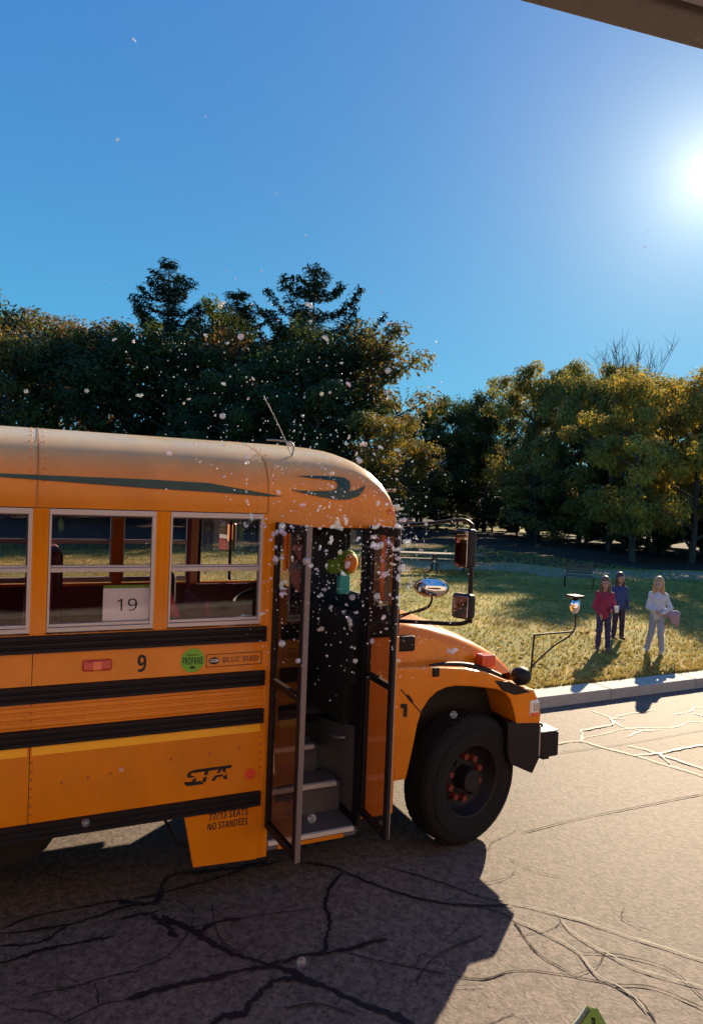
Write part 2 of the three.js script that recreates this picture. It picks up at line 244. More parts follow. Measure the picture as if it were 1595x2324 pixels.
// ---------------------------------------------------------------- the building whose window the view is from
{
  const b = thing('building', 'dark window head at the top right corner, with an unseen wall added to bounce sunlight', 'building');
  b.position.set(0, EYE, 0); b.rotation.y = 16.6 * Math.PI / 180;
  const z0 = -0.352, z1 = -0.16, H = [-2.6, 3.0];
  part('wall', [box(-14, 14, 0.355, 2.6, z0, z1), box(-14, H[0], -2.72, 0.355, z0, z1), box(H[1], 14, -2.72, 0.355, z0, z1), box(H[0], H[1], -2.72, -1.5, z0, z1)], std([0.50, 0.40, 0.37], 0.85, { map: T.speck }), b);  // unseen sunlit wall, added to bounce light onto the shaded bus side
  const room = std([0.16, 0.12, 0.13], 0.9); part('room_wall', box(-6, 6, -1.9, 1.6, 3.4, 3.5), room, b); part('room_wall', box(-6, -5.9, -1.9, 1.6, z1, 3.4), room, b); part('room_wall', box(5.9, 6, -1.9, 1.6, z1, 3.4), room, b); part('room_ceiling', box(-6, 6, 1.6, 1.7, z1, 3.5), room, b); part('room_floor', box(-6, 6, -2.0, -1.9, z1, 3.5), room, b);  // unseen room, added to keep sky reflections out of the bus panes
  const f = part('window_frame', [rbox(H[0], H[1], 0.283, 0.356, -0.331, -0.312, 0.003), rbox(H[0], H[1], 0.2855, 0.356, -0.309, -0.20, 0.003), rbox(H[0], H[0] + 0.05, -1.5, 0.28, -0.355, -0.25, 0.004), rbox(H[1] - 0.05, H[1], -1.5, 0.28, -0.355, -0.25, 0.004), rbox(H[0], H[1], -1.52, -1.46, -0.37, -0.2, 0.004)], std([0.50, 0.46, 0.45], 0.6), b);
  part('weather_strip', planarUV(rbox(H[0], H[1], 0.281, 0.356, -0.3575, -0.333, 0.002), 'x', 'z', 7), std([0.95, 0.82, 0.68], 0.95, { map: T.speck, bumpMap: T.speck, bumpScale: 0.002 }), f);
}
// ---------------------------------------------------------------- the school bus (x forward, y up, near side at z = 1.2)
const bus = thing('school_bus', 'yellow school bus with its folding door open and number 9 on the side', 'school bus');
bus.position.set(0.4311, 0, -6.5194); bus.rotation.y = 25 * Math.PI / 180;
const REAR = -9.3, PITCH = 0.711;
const toBus = (p) => bus.localToWorld(V(...p));
{
  const B = (name, g, m, l) => part(name, g, m, bus, l);
  const uvp = (g) => planarUV(flat(g), 'x', 'y');
  // roof: an arch, rolled down at the front into the cap
  const arch = [[1.2, 2.593], [1.2, 2.66], [1.195, 2.745], [1.178, 2.82], [1.145, 2.885], [1.09, 2.943], [1.0, 2.995], [0.88, 3.035], [0.72, 3.072], [0.5, 3.107], [0.25, 3.13], [0, 3.138]];
  const full = arch.concat(arch.slice(0, -1).reverse().map(([z, y]) => [-z, y]));
  const ring = (x, drop, inset) => full.map(([z, y], i) => [x, (x > -1.6605 && (i === 0 || i === full.length - 1) ? 2.52 : y) - drop * (y - 2.52) / 0.62, z * (1 - inset)]);
  const xs = [[-9.3, 0, 0], [-6.9, 0, 0], [-4.5, 0, 0], [-3.08, 0, 0], [-2.3, 0, 0], [-1.661, 0, 0], [-1.66, 0, 0], [-1.3, 0, 0], [-1.12, 0.006, 0], [-0.98, 0.022, 0], [-0.88, 0.055, 0.002], [-0.8, 0.105, 0.005], [-0.74, 0.17, 0.010], [-0.695, 0.25, 0.016], [-0.668, 0.335, 0.022], [-0.652, 0.43, 0.028], [-0.645, 0.52, 0.031], [-0.643, 0.6, 0.033]];
  const shell = loft(xs.map((a) => ring(...a))); { const c = [], n = full.length; for (let i = 0; i < shell.attributes.position.count; i++) { const j = i % n, k = Math.min(j, n - 1 - j), t = clamp((k - 2.2) / 4.5, 0, 1) * (1 - clamp((Math.floor(i / n) - 10) / 5, 0, 1)); c.push(lerp(0.70, 0.70, t), lerp(0.21, 0.49, t), lerp(0.004, 0.20, t)); } shell.setAttribute('color', new THREE.Float32BufferAttribute(c, 3)); } // the roof colour blends from orange to cream towards its crown
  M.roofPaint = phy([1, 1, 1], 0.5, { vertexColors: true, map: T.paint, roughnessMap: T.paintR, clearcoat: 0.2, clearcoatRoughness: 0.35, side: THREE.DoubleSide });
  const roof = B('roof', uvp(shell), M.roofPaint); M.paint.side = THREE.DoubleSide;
  const seamAt = (x, d, w) => { const p = [], ix = []; full.forEach(([z, y], i) => { const n = full[Math.min(i + 1, full.length - 1)], o = full[Math.max(i - 1, 0)], tz = n[0] - o[0], ty = n[1] - o[1], L = Math.hypot(tz, ty); p.push(x, y + d * -tz / L, z + d * ty / L, x + w, y + d * -tz / L, z + d * ty / L); if (i) { const k = 2 * i - 2; ix.push(k, k + 1, k + 2, k + 1, k + 3, k + 2); } }); const g = new THREE.BufferGeometry(); g.setAttribute('position', new THREE.Float32BufferAttribute(p, 3)); g.setIndex(ix); g.computeVertexNormals(); return g; };
  for (const x of [-8.77, -7.35, -5.93, -4.5, -3.085, -1.662]) part('roof_seam', seamAt(x, 0.0035, 0.009), std([0.40, 0.13, 0.012], 0.6), roof);
  { const r = []; const s = new THREE.SphereGeometry(0.005, 6, 4); for (const x of [-3.12, -3.045, -1.69, -1.62]) for (let i = 2; i < 11; i++) { const [z, y] = arch[i]; r.push(s.clone().translate(x, y + 0.001, z + 0.001)); } for (let k = 0; k < 46; k++) r.push(s.clone().translate(-3.9 + k * 0.07, 2.635, 1.2)); stuff(part('rivets', r, M.paint, roof)); }
  B('ceiling', loft([[REAR, 0], [-1.2, 0], [-0.8, 0.14]].map(([x, d]) => full.map(([z, y]) => [x, y - 0.05 - d * (y - 2.5), z * 0.965]))), M.liner);
  part('marker_lamp', rbox(-0.72, -0.69, 2.615, 2.65, 1.185, 1.212, 0.006), M.amber, roof);
  part('beacon', [rbox(-0.70, -0.635, 2.775, 2.80, 1.06, 1.12, 0.008)], M.clear, roof);
  // green swoosh along the roof edge
  const sw = (pts) => { const g = new THREE.ExtrudeGeometry(new THREE.Shape(curve(pts.map(([x, y]) => [x, y, 0])).getPoints(pts.length * 3).map((p) => new THREE.Vector2(p.x, p.y))), { depth: 0.002, bevelEnabled: false }); const p = g.attributes.position; for (let i = 0; i < p.count; i++) { const y = p.getY(i); let k = 0; while (k < 6 && arch[k + 1][1] < y) k++; const t = (y - arch[k][1]) / (arch[k + 1][1] - arch[k][1]), zz = lerp(arch[k][0], arch[k + 1][0], clamp(t, 0, 1)); p.setZ(i, zz + 0.005 + p.getZ(i)); } g.computeVertexNormals(); return g; };
  const poly = (pts) => { const o = []; pts.forEach((a, i) => { const b = pts[(i + 1) % pts.length], n = Math.max(1, Math.round(Math.hypot(a[0] - b[0], a[1] - b[1]) / 0.06)); for (let k = 0; k < n; k++) o.push([lerp(a[0], b[0], k / n), lerp(a[1], b[1], k / n)]); }); return o; };
  const fl = (pts) => { const q = poly(pts); const g = new THREE.ExtrudeGeometry(shapeOf(q), { depth: 0.002, bevelEnabled: false }); const p = g.attributes.position; for (let i = 0; i < p.count; i++) { const y = p.getY(i); let k = 0; while (k < 6 && arch[k + 1][1] < y) k++; const zz = lerp(arch[k][0], arch[k + 1][0], clamp((y - arch[k][1]) / (arch[k + 1][1] - arch[k][1]), 0, 1)); p.setZ(i, zz + 0.008 + p.getZ(i)); } g.computeVertexNormals(); return g; };
  part('stripe', [fl([[-5.2, 2.745], [-3.28, 2.784], [-2.44, 2.787], [-2.06, 2.781], [-1.95, 2.765], [-1.56, 2.712], [-1.66, 2.708], [-2.02, 2.722], [-2.44, 2.732], [-3.28, 2.764], [-5.2, 2.742]]),
    fl([[-1.46, 2.858], [-1.3, 2.866], [-1.16, 2.868], [-1.085, 2.862], [-1.05, 2.84], [-1.045, 2.805], [-1.062, 2.765], [-1.0, 2.778], [-0.95, 2.80], [-0.93, 2.822], [-0.94, 2.785], [-0.985, 2.735], [-1.06, 2.708], [-1.16, 2.702], [-1.30, 2.722], [-1.50, 2.757], [-1.36, 2.757], [-1.2, 2.764], [-1.155, 2.78], [-1.14, 2.81], [-1.16, 2.838], [-1.3, 2.846]])], M.green, roof);
  // the antenna by the roof edge
  B('antenna', [tube([[-1.42, 3.0, 0.98], [-1.5, 3.22, 0.9], [-1.62, 3.42, 0.9]], 0.004), tube([[-1.42, 3.0, 0.98], [-1.41, 3.09, 0.97], [-1.5, 3.11, 0.95], [-1.6, 3.11, 0.93]], 0.006)], std([0.25, 0.25, 0.25], 0.5, { metalness: 0.6 }));

  // near side: pillars, belt panels, skirt
  const first = -3.095 - 8 * PITCH;
  const panels = [];
  B('header_panel', uvp(box(-1.66, -0.86, 2.505, 2.60, 1.17, 1.19)), M.paint);
  for (let k = 0; k < 11; k++) { const x0 = -1.68 - k * PITCH, xL = k === 0 ? -1.645 : x0 + 0.09; B('pillar', uvp(merge([rbox(k === 0 ? -1.685 : x0, xL, 1.835, 2.590, 1.14, 1.199, 0.004), box(x0 + 0.02, x0 + 0.023, 1.84, 2.59, 1.2, 1.2015), box(x0 + 0.06, x0 + 0.063, 1.84, 2.59, 1.2, 1.2015)])), M.paint); }
  B('door_post', uvp(merge([rbox(-1.648, -1.58, 0.235, 2.535, 1.12, 1.204, 0.006), rbox(-1.628, -1.618, 0.25, 2.5, 1.2, 1.2085, 0.002)])), M.paint);
  for (let k = 0; k < 5; k++) { const x1 = k ? -3.082 - (k - 1) * 1.422 : -1.645, x0 = k ? x1 - 1.418 : -3.078; B('side_panel', uvp(merge([box(x0, x1, 0.705, 1.115, 1.15, 1.2), box(x0, x1, 1.115, 1.835, 1.15, 1.199)])), M.paint); B('reflective_tape', rbox(x0 + 0.008, x1 - 0.012, 1.112, 1.166, 1.19, 1.203, 0.001), M.tape); }
  { const r = [], s = new THREE.SphereGeometry(0.008, 6, 4); for (const x of [-3.08, -4.5, -1.66]) for (let k = 0; k < 7; k++) r.push(s.clone().translate(x + 0.012, 0.76 + k * 0.052, 1.2)); for (const [x, y] of [[-2.9, 0.93], [-2.62, 0.95], [-2.25, 0.99], [-2.0, 1.0], [-1.8, 1.01], [-2.75, 0.94]]) r.push(s.clone().translate(x, y, 1.2)); stuff(B('rivets', r, std([0.42, 0.12, 0.015], 0.6))); }
  const rail = (y0, y1, x1 = -1.64) => { const n = 3, h = (y1 - y0), pts = [[1.195, y0], [1.222, y0 + 0.006]]; for (let i = 1; i < n; i++) { const y = y0 + h * i / n; pts.push([1.222, y - 0.010], [1.212, y - 0.003], [1.212, y + 0.003], [1.222, y + 0.010]); } pts.push([1.222, y1 - 0.006], [1.195, y1]); return new THREE.ExtrudeGeometry(shapeOf(pts.map(([z, y]) => [-z, y])), { depth: x1 - REAR, bevelEnabled: false }).rotateY(Math.PI / 2).translate(REAR, 0, 0); };
  for (const [a, b] of [[1.722, 1.832], [1.423, 1.531], [1.167, 1.271], [0.60, 0.705]]) B('rub_rail', uvp(rail(a, b)), M.black);
  const rib = (y, h) => new THREE.CylinderGeometry(h, h, -1.645 - REAR, 8, 1, false, 0, Math.PI).rotateZ(Math.PI / 2).rotateX(Math.PI / 2).translate((-1.645 + REAR) / 2, y, 1.197);
  B('ribbed_panel', uvp(merge([1.300, 1.345, 1.39].map((y) => rbox(REAR, -1.645, y - 0.016, y + 0.016, 1.19, 1.209, 0.008)))), M.paint);
  B('skirt_panel', uvp(merge([plate([[-2.147, 0.60], [-2.078, 0.255], [-1.65, 0.233], [-1.65, 0.60]], 1.165, 1.2, 0.004)])), M.paint);
  B('mud_skirt', uvp(box(REAR, -3.2, 0.50, 0.60, 1.10, 1.14)), M.black);
  // windows
  const wnd = (x0, z, s) => { // x0 the left end of an opening 0.622 wide; s = outward
    const x1 = x0 + 0.622, zz = (a, b) => s > 0 ? [z - b, z - a] : [z + a, z + b], q = (a, b, c, d, e, f, r = 0.003) => rbox(a, b, c, d, ...zz(e, f), r);
    const w = B('window', [q(x0, x1, 1.845, 1.872, 0.002, 0.05), q(x0 + 0.012, x1 - 0.012, 1.874, 1.893, 0.014, 0.05), q(x0, x1, 2.553, 2.588, 0.002, 0.05), q(x0, x0 + 0.014, 1.872, 2.553, 0.004, 0.05), q(x1 - 0.024, x1, 1.872, 2.553, 0.002, 0.05), q(x0 + 0.014, x1 - 0.024, 2.205, 2.232, 0.008, 0.045), q(x0 + 0.014, x1 - 0.024, 2.234, 2.246, 0.018, 0.05)], M.alu);
    for (const [a, b] of [[1.892, 2.206], [2.245, 2.554]]) { const p = new THREE.PlaneGeometry(x1 - x0 - 0.034, b - a).translate((x0 + x1) / 2 - 0.005, (a + b) / 2, z - s * 0.03); part('pane', p, M.glass, w); }
  };
  for (let k = 0; k < 10; k++) { wnd(-2.299 - k * PITCH, 1.2, 1); wnd(-2.299 - k * PITCH, -1.2, -1); }
  // far side
  B('far_side', uvp(merge([box(REAR, -0.95, 0.90, 1.835, -1.2, -1.15), box(REAR, -3.0, 0.55, 0.90, -1.2, -1.15), box(REAR, -0.86, 2.515, 2.60, -1.2, -1.17), ...Array.from({ length: 11 }, (_, k) => box(-1.68 - k * PITCH, -1.59 - k * PITCH, 1.835, 2.595, -1.2, -1.14)), box(-0.95, -0.88, 0.9, 2.53, -1.2, -1.12)])), M.paint);
  { const w = B('driver_window', [rbox(-1.58, -1.56, 1.8, 2.515, -1.2, -1.14, 0.004), rbox(-0.965, -0.94, 1.8, 2.515, -1.2, -1.14, 0.004), rbox(-1.27, -1.25, 1.85, 2.51, -1.19, -1.15, 0.004)], M.rubber); part('pane', new THREE.PlaneGeometry(0.6, 0.68).translate(-1.26, 2.175, -1.17), M.clear, w); }
  B('rear_wall', box(REAR - 0.04, REAR, 0.6, 3.0, -1.15, 1.15), M.paint);
  B('inner_wall', [box(REAR, -1.7, 0.98, 1.82, 1.09, 1.12), box(REAR, -1.0, 0.98, 1.82, -1.12, -1.09)], std([0.12, 0.03, 0.042], 0.6));
  // floor with the stepwell cut out of it
  B('floor', [box(REAR, -1.6, 0.93, 0.98, -1.14, 1.14), box(-1.6, -0.66, 0.93, 0.98, -1.14, 0.42)], M.floor);
  const st = B('steps', [box(-1.58, -0.9, 0.27, 0.325, 0.88, 1.19), box(-1.58, -0.9, 0.325, 0.55, 0.86, 0.885), rbox(-1.58, -0.9, 0.50, 0.55, 0.62, 0.90, 0.01), box(-1.58, -1.0, 0.55, 0.76, 0.615, 0.64), rbox(-1.58, -1.0, 0.71, 0.76, 0.40, 0.655, 0.01), box(-1.58, -1.1, 0.76, 0.98, 0.4, 0.42)], M.step);
  part('nosing', rbox(-1.57, -0.92, 0.302, 0.333, 1.17, 1.203, 0.006), M.nosing, st); part('nosing', rbox(-1.575, -0.935, 0.522, 0.556, 0.87, 0.912, 0.006), M.nosing, st); part('nosing', rbox(-1.575, -1.03, 0.732, 0.766, 0.63, 0.667, 0.006), M.nosing, st);
  part('sill_plate', rbox(-1.5, -1.0, 0.268, 0.296, 1.18, 1.201, 0.004), M.paint, st);
  B('stepwell_wall', [plate([[-1.15, 0.27], [-1.15, 1.035], [-0.13, 0.83], [-0.13, 0.27]], 0, 0.03).rotateY(Math.PI / 2).translate(-0.88, 0, 0)], M.step);
  B('stepwell_side', [box(-1.6, -1.585, 0.27, 0.98, 0.42, 1.12), box(-1.62, -1.58, 0.98, 1.75, 0.30, 1.05)], M.seatGrey);
  B('grab_handle', tube([[-0.90, 0.86, 0.74], [-0.94, 0.87, 0.78], [-0.94, 0.90, 0.93], [-0.90, 0.91, 0.97]], 0.014), M.steel);
  B('handrail', [tube([[-1.50, 0.75, 1.06], [-1.52, 1.25, 1.0], [-1.52, 1.75, 0.7], [-1.56, 1.75, 0.35]], 0.014, 20)], M.chrome);
  // front of the body
  B('cowl', uvp(merge([rbox(-0.866, -0.6, 0.375, 1.705, 1.13, 1.2, 0.012)])), M.paint);
  B('cowl_trim', [rbox(-0.866, -0.6, 1.708, 1.935, 1.08, 1.195, 0.02), rbox(-0.895, -0.868, 0.33, 2.52, 1.10, 1.2, 0.004), box(-0.9, -0.6, 0.3, 0.372, 0.4, 1.19)], M.black);
  for (const [z, w] of [[0.83, 0.19], [1.135, 0.055], [-1.19, 0.11]]) B('windshield_pillar', uvp(rbox(-0.69, -0.615, 1.936, 2.53, z, z + w, 0.012)), M.paint);
  B('added_dark_panel', [rbox(-0.668, -0.66, 1.92, 2.50, -1.05, 0.40, 0.003), bar([-0.665, 2.5, -1.06], [-0.665, 2.5, 0.41], 0.012)], M.floor);  // dark panel added to block the bright view through the windshield
  B('windshield_frame', [box(-0.65, -0.62, 1.90, 1.94, -1.08, 1.08), box(-0.65, -0.62, 2.47, 2.53, -1.08, 1.08), box(-0.65, -0.62, 1.94, 2.47, -0.02, 0.02), box(-0.66, -0.62, 1.94, 2.47, 0.76, 0.828), box(-0.65, -0.62, 1.94, 2.47, 1.021, 1.034)], M.rubber);
  B('windshield', [new THREE.PlaneGeometry(0.74, 0.53).rotateY(Math.PI / 2).translate(-0.635, 2.205, 0.39), new THREE.PlaneGeometry(0.10, 0.53).rotateY(Math.PI / 2).translate(-0.635, 2.205, 1.085), new THREE.PlaneGeometry(1.06, 0.53).rotateY(Math.PI / 2).translate(-0.635, 2.205, -0.55)], M.clear);
  B('quarter_glass', new THREE.PlaneGeometry(0.17, 0.58).translate(-0.778, 2.23, 1.16), M.clear);
  B('firewall', [box(-0.64, -0.60, 0.55, 1.90, -1.12, 1.10)], M.black);
  const dash = B('dashboard', [rbox(-0.88, -0.66, 1.25, 1.80, -1.12, 0.95, 0.06), rbox(-1.05, -0.7, 1.0, 1.5, -0.4, 0.0, 0.05), box(-0.9, -0.66, 0.98, 1.3, -1.1, 0.9)], M.under);
  part('steering_wheel', [new THREE.TorusGeometry(0.22, 0.014, 6, 24).rotateX(1.2).rotateY(Math.PI / 2).translate(-1.15, 1.78, -0.62), bar([-1.15, 1.78, -0.62], [-0.9, 1.5, -0.62], 0.03)], M.rubber, dash);
  B('driver_seat', [rbox(-1.95, -1.5, 1.36, 1.48, -0.88, -0.38, 0.05), rbox(-2.05, -1.93, 1.45, 2.02, -0.86, -0.40, 0.06), box(-1.85, -1.6, 0.98, 1.36, -0.75, -0.5)], M.floor);
  B('sun_visor', [rbox(-0.72, -0.69, 2.36, 2.50, -1.0, -0.2, 0.01), rbox(-0.95, -0.93, 2.42, 2.52, -0.3, 0.3, 0.01)], M.under);
  B('barrier', [rbox(-2.02, -1.98, 1.15, 1.98, 0.32, 1.02, 0.02), rbox(-2.02, -1.98, 1.15, 1.98, -1.05, -0.35, 0.02), bar([-2.0, 0.98, 0.36], [-2.0, 2.75, 0.36], 0.016)], M.maroon);
  const seat = (x, z) => { const s = B('seat', [rbox(x - 0.15, x, 1.40, 2.21, z - 0.46, z + 0.46, 0.045, 3)], M.maroon); part('seat_base', rbox(x, x + 0.42, 1.34, 1.47, z - 0.46, z + 0.46, 0.04), M.maroon, s); part('seat_leg', [box(x + 0.05, x + 0.08, 0.98, 1.36, z - 0.3, z - 0.26), box(x + 0.3, x + 0.33, 0.98, 1.36, z - 0.3, z - 0.26), rbox(x - 0.158, x - 0.15, 1.3, 1.95, z - 0.44, z + 0.44, 0.003)], M.seatGrey, s); };
  for (let k = 0; k < 9; k++) { seat(-2.98 - k * 0.73, 0.62); seat(-2.86 - k * 0.73, -0.62); }
  // the two door leaves, swung out
  const leaf = (hx, ex, w, y0, y1, edge) => {
    const d = new THREE.Group(); d.name = 'door_leaf'; bus.add(d); d.position.set(hx, 0, 1.2); d.rotation.y = -Math.atan2(w, ex - hx);
    const L = Math.hypot(w, ex - hx), f = 0.035;
    part('door_frame', [rbox(0, f, y0, y1, -0.018, 0.018, 0.005), rbox(L - f, L, y0, y1, -0.018, 0.018, 0.005), rbox(f, L - f, y0, y0 + 0.05, -0.018, 0.018, 0.005), rbox(f, L - f, y1 - 0.06, y1, -0.018, 0.018, 0.005), rbox(f, L - f, 1.43, 1.475, -0.018, 0.018, 0.005)], M.black, d);
    part('pane', new THREE.PlaneGeometry(L - 2 * f, 1.38 - y0).translate(L / 2, (y0 + 0.05 + 1.43) / 2, 0), M.doorGlass, d); part('pane', new THREE.PlaneGeometry(L - 2 * f, y1 - 0.06 - 1.475).translate(L / 2, (y1 - 0.06 + 1.475) / 2, 0), M.doorGlass, d);
    part('edge_seal', rbox(L + 0.001, L + 0.016, y0 - 0.01, y1, edge * -0.024, edge * 0.0 + 0.012, 0.004), edge ? std([0.16, 0.12, 0.12], 0.5) : M.rubber, d);
    if (!edge) part('edge_strip', rbox(L - 0.012, L - 0.004, y0, y1, -0.024, -0.0185, 0.001), std([0.35, 0.30, 0.32], 0.5), d);
  };
  leaf(-1.585, -1.555, 0.49, 0.44, 2.535, 1); leaf(-0.868, -0.878, 0.42, 0.42, 2.53, 0);

  // hood, fenders, grille
  const hs = [[-0.6, 1.775, 1.0, 0], [-0.45, 1.762, 1.0, 0], [-0.2, 1.715, 0.98, 0], [0.05, 1.645, 0.955, 0], [0.3, 1.548, 0.925, 0], [0.48, 1.462, 0.895, 0.0], [0.6, 1.39, 0.865, 0.0], [0.68, 1.32, 0.84, 0.0], [0.725, 1.25, 0.815, 0.0], [0.745, 1.15, 0.80, 0], [0.75, 0.95, 0.79, 0]];
  const hood = B('hood', uvp(loft(hs.map(([x, y, w]) => { const b = Math.min(1.27, y - 0.03), c = Math.min(1, (y - b) / 0.45); const h = [[w + 0.03, b], [w + 0.012, lerp(b, y, 0.45)], [w - 0.015, lerp(b, y, 0.75)], [w - 0.05, lerp(b, y, 0.92)], [w - 0.12, y], [w - 0.3, y + 0.028 * c], [w - 0.55, y + 0.05 * c], [0, y + 0.06 * c]]; return h.concat(h.slice(0, -1).reverse().map(([z, q]) => [-z, q])).map(([z, q]) => [x, q, z]); }))), M.paint);
  B('grille', [rbox(0.70, 0.765, 0.72, 1.16, -0.62, 0.62, 0.01), ...[0.78, 0.86, 0.94, 1.02, 1.1].map((y) => rbox(0.765, 0.785, y - 0.012, y + 0.012, -0.6, 0.6, 0.004))], M.black);
  part('vent', [rbox(-0.57, -0.36, 1.545, 1.665, 0.955, 1.03, 0.02), ...[0, 1, 2, 3].map((i) => rbox(-0.55, -0.38, 1.565 + i * 0.024, 1.573 + i * 0.024, 1.03, 1.036, 0.002))], M.black, hood);
  part('hood_latch', [rbox(-0.585, -0.545, 1.33, 1.46, 1.02, 1.075, 0.018), rbox(-0.578, -0.552, 1.24, 1.35, 1.06, 1.085, 0.01)], M.rubber, hood);
  part('hood_hinge', [rbox(0.36, 0.385, 1.40, 1.47, 0.86, 0.885, 0.006), bar([0.0, 1.69, 0.72], [0.06, 1.70, 0.72], 0.01)], M.steel, hood);
  const fpts = [[-0.585, 0.624], [-0.60, 1.45], [-0.45, 1.44], [-0.22, 1.425], [0.02, 1.40], [0.22, 1.355], [0.42, 1.275], [0.56, 1.215], [0.69, 1.18], [0.735, 1.10], [0.768, 0.985], [0.762, 0.925], [0.545, 0.945], [0.515, 1.04], [0.475, 1.14], [0.42, 1.205], [0.33, 1.245], [0.1, 1.285], [-0.06, 1.303], [-0.16, 1.297], [-0.245, 1.27], [-0.32, 1.215], [-0.38, 1.13], [-0.415, 1.03], [-0.445, 0.86], [-0.495, 0.624]];
  for (const s of [1, -1]) {
    const g = plate(fpts, 0.80, 1.175, 0.018); if (s < 0) g.scale(1, 1, -1);
    const f = B('fender', uvp(g), M.paint);
    const L = (a, b, c, d, e, h, r = 0.006) => rbox(a, b, c, d, Math.min(s * e, s * h), Math.max(s * e, s * h), r);
    if (s > 0) { part('fender_seam', [bar([-0.56, 1.30, 1.176], [-0.36, 1.09, 1.176], 0.005), bar([-0.5, 1.25, 1.177], [-0.46, 1.20, 1.177], 0.012), L(-0.555, -0.505, 1.16, 1.19, 1.175, 1.19), L(-0.53, -0.50, 1.09, 1.17, 1.175, 1.186)], M.rubber, f);
      part('gap_shade_and_bracket', [tube([[-0.27, 1.43, 1.10], [-0.1, 1.432, 1.08], [0.12, 1.405, 1.06], [0.32, 1.345, 1.05], [0.45, 1.29, 1.04]], 0.026, 20, 8), rbox(-0.29, -0.23, 1.375, 1.445, 1.08, 1.19, 0.01), plate([[0.30, 1.30], [0.38, 1.22], [0.50, 1.175], [0.66, 1.185], [0.55, 1.228], [0.44, 1.28]], 1.15, 1.186, 0.004)], M.black, f); }  // black tube draws the shadow in the hood gap; the plate is a bracket
    part('turn_lamp', [L(0.26, 0.40, 1.375, 1.475, 0.94, 1.05, 0.018), L(0.30, 0.36, 1.40, 1.45, 1.05, 1.054, 0.001)], phy([0.55, 0.06, 0.012], 0.3, { clearcoat: 0.6 }), f);
    const hl = part('headlight', L(0.655, 0.76, 0.965, 1.115, 0.86, 1.188, 0.03), phy([0.75, 0.74, 0.72], 0.12, { clearcoat: 1 }), f); part('lamp_lens', L(0.668, 0.74, 0.978, 1.01, 1.184, 1.193, 0.004), M.amber, hl); part('reflector', L(0.69, 0.745, 1.02, 1.095, 1.184, 1.192, 0.004), M.chrome, hl);
  }
  B('fender_liner', loft([[0.55, 0.72], [0.528, 0.94], [0.50, 1.03], [0.462, 1.13], [0.41, 1.192], [0.325, 1.232], [0.1, 1.272], [-0.06, 1.29], [-0.155, 1.284], [-0.238, 1.258], [-0.31, 1.205], [-0.368, 1.122], [-0.402, 1.025], [-0.432, 0.86], [-0.48, 0.6]].map(([x, y]) => [[x, y, 0.5], [x, y, 1.168]])), std([0.012, 0.011, 0.012], 0.9, { side: THREE.DoubleSide }));
  B('wheel_well', [plate([[-0.55, 0.5], [-0.5, 1.0], [-0.36, 1.22], [-0.16, 1.34], [0.1, 1.33], [0.36, 1.27], [0.50, 1.12], [0.56, 0.9], [0.7, 0.9], [0.7, 0.55], [0.4, 0.72], [0.3, 0.8]], 0.42, 0.84), box(-0.6, 0.7, 0.55, 1.2, -0.75, 0.42)], M.under);
  const bump = B('bumper', [plate([[0.46, 0.935], [0.765, 0.918], [0.785, 0.86], [0.79, 0.63], [0.72, 0.507], [0.50, 0.61], [0.47, 0.70]], 1.04, 1.17, 0.012), rbox(0.72, 0.93, 0.55, 0.86, -1.12, 1.06, 0.03), plate([[0.46, 0.9], [0.765, 0.9], [0.79, 0.63], [0.72, 0.507], [0.5, 0.61]], -1.17, -1.04, 0.012)], M.black);
  part('bumper_edge', rbox(0.778, 0.793, 0.63, 0.885, 1.04, 1.172, 0.004), M.steel, bump);
  const arm = B('crossing_arm', [rbox(0.80, 0.99, 0.61, 0.815, 0.98, 1.17, 0.012), bar([0.95, 0.78, 1.0], [0.97, 0.74, -1.0], 0.016), rbox(0.86, 0.93, 0.575, 0.61, 1.03, 1.13, 0.006)], M.black); part('cover', rbox(0.805, 0.985, 0.817, 0.832, 0.985, 1.165, 0.006), M.steel, arm);
  // wheels
  const wheel = (x, z, turn, s) => {
    const w = new THREE.Group(); w.name = 'wheel'; bus.add(w); w.position.set(x, 0.512, z); w.scale.setScalar(1.014); w.rotation.y = turn + (s < 0 ? Math.PI : 0);
    const prof = [[0.29, -0.13], [0.33, -0.145], [0.40, -0.15], [0.47, -0.135], [0.497, -0.11], [0.505, -0.06], [0.505, 0.06], [0.497, 0.11], [0.47, 0.135], [0.40, 0.15], [0.33, 0.145], [0.29, 0.13]];
    const tread = []; for (let i = 0; i < 44; i++) for (const q of [-0.075, -0.025, 0.025, 0.075]) tread.push(new THREE.BoxGeometry(0.05, 0.012, 0.04).translate(0, 0.504, q).rotateZ(i * Math.PI / 22 + q));
    part('tyre', [new THREE.LatheGeometry(prof.map(([r, y]) => new THREE.Vector2(r, y)), 48).rotateX(Math.PI / 2), ...tread, new THREE.TorusGeometry(0.42, 0.006, 6, 40).translate(0, 0, 0.148)], M.tyre, w);
    const rim = part('rim', [new THREE.LatheGeometry([[0.295, 0.12], [0.285, 0.135], [0.27, 0.12], [0.25, 0.04], [0.2, 0.0], [0.15, 0.02], [0.08, 0.02]].map(([r, y]) => new THREE.Vector2(r, y)), 36).rotateX(Math.PI / 2), new THREE.CylinderGeometry(0.085, 0.10, 0.17, 20).rotateX(Math.PI / 2).translate(0, 0, 0.04)], M.black, w);
    for (let i = 0; i < 10; i++) { const a = i * Math.PI / 5 + 0.3; part('wheel_nut', new THREE.CylinderGeometry(0.026, 0.03, 0.05, 6).rotateX(Math.PI / 2).translate(Math.cos(a) * 0.165, Math.sin(a) * 0.165, 0.035), i % 5 === 3 ? M.black : M.nut, rim); }
  };
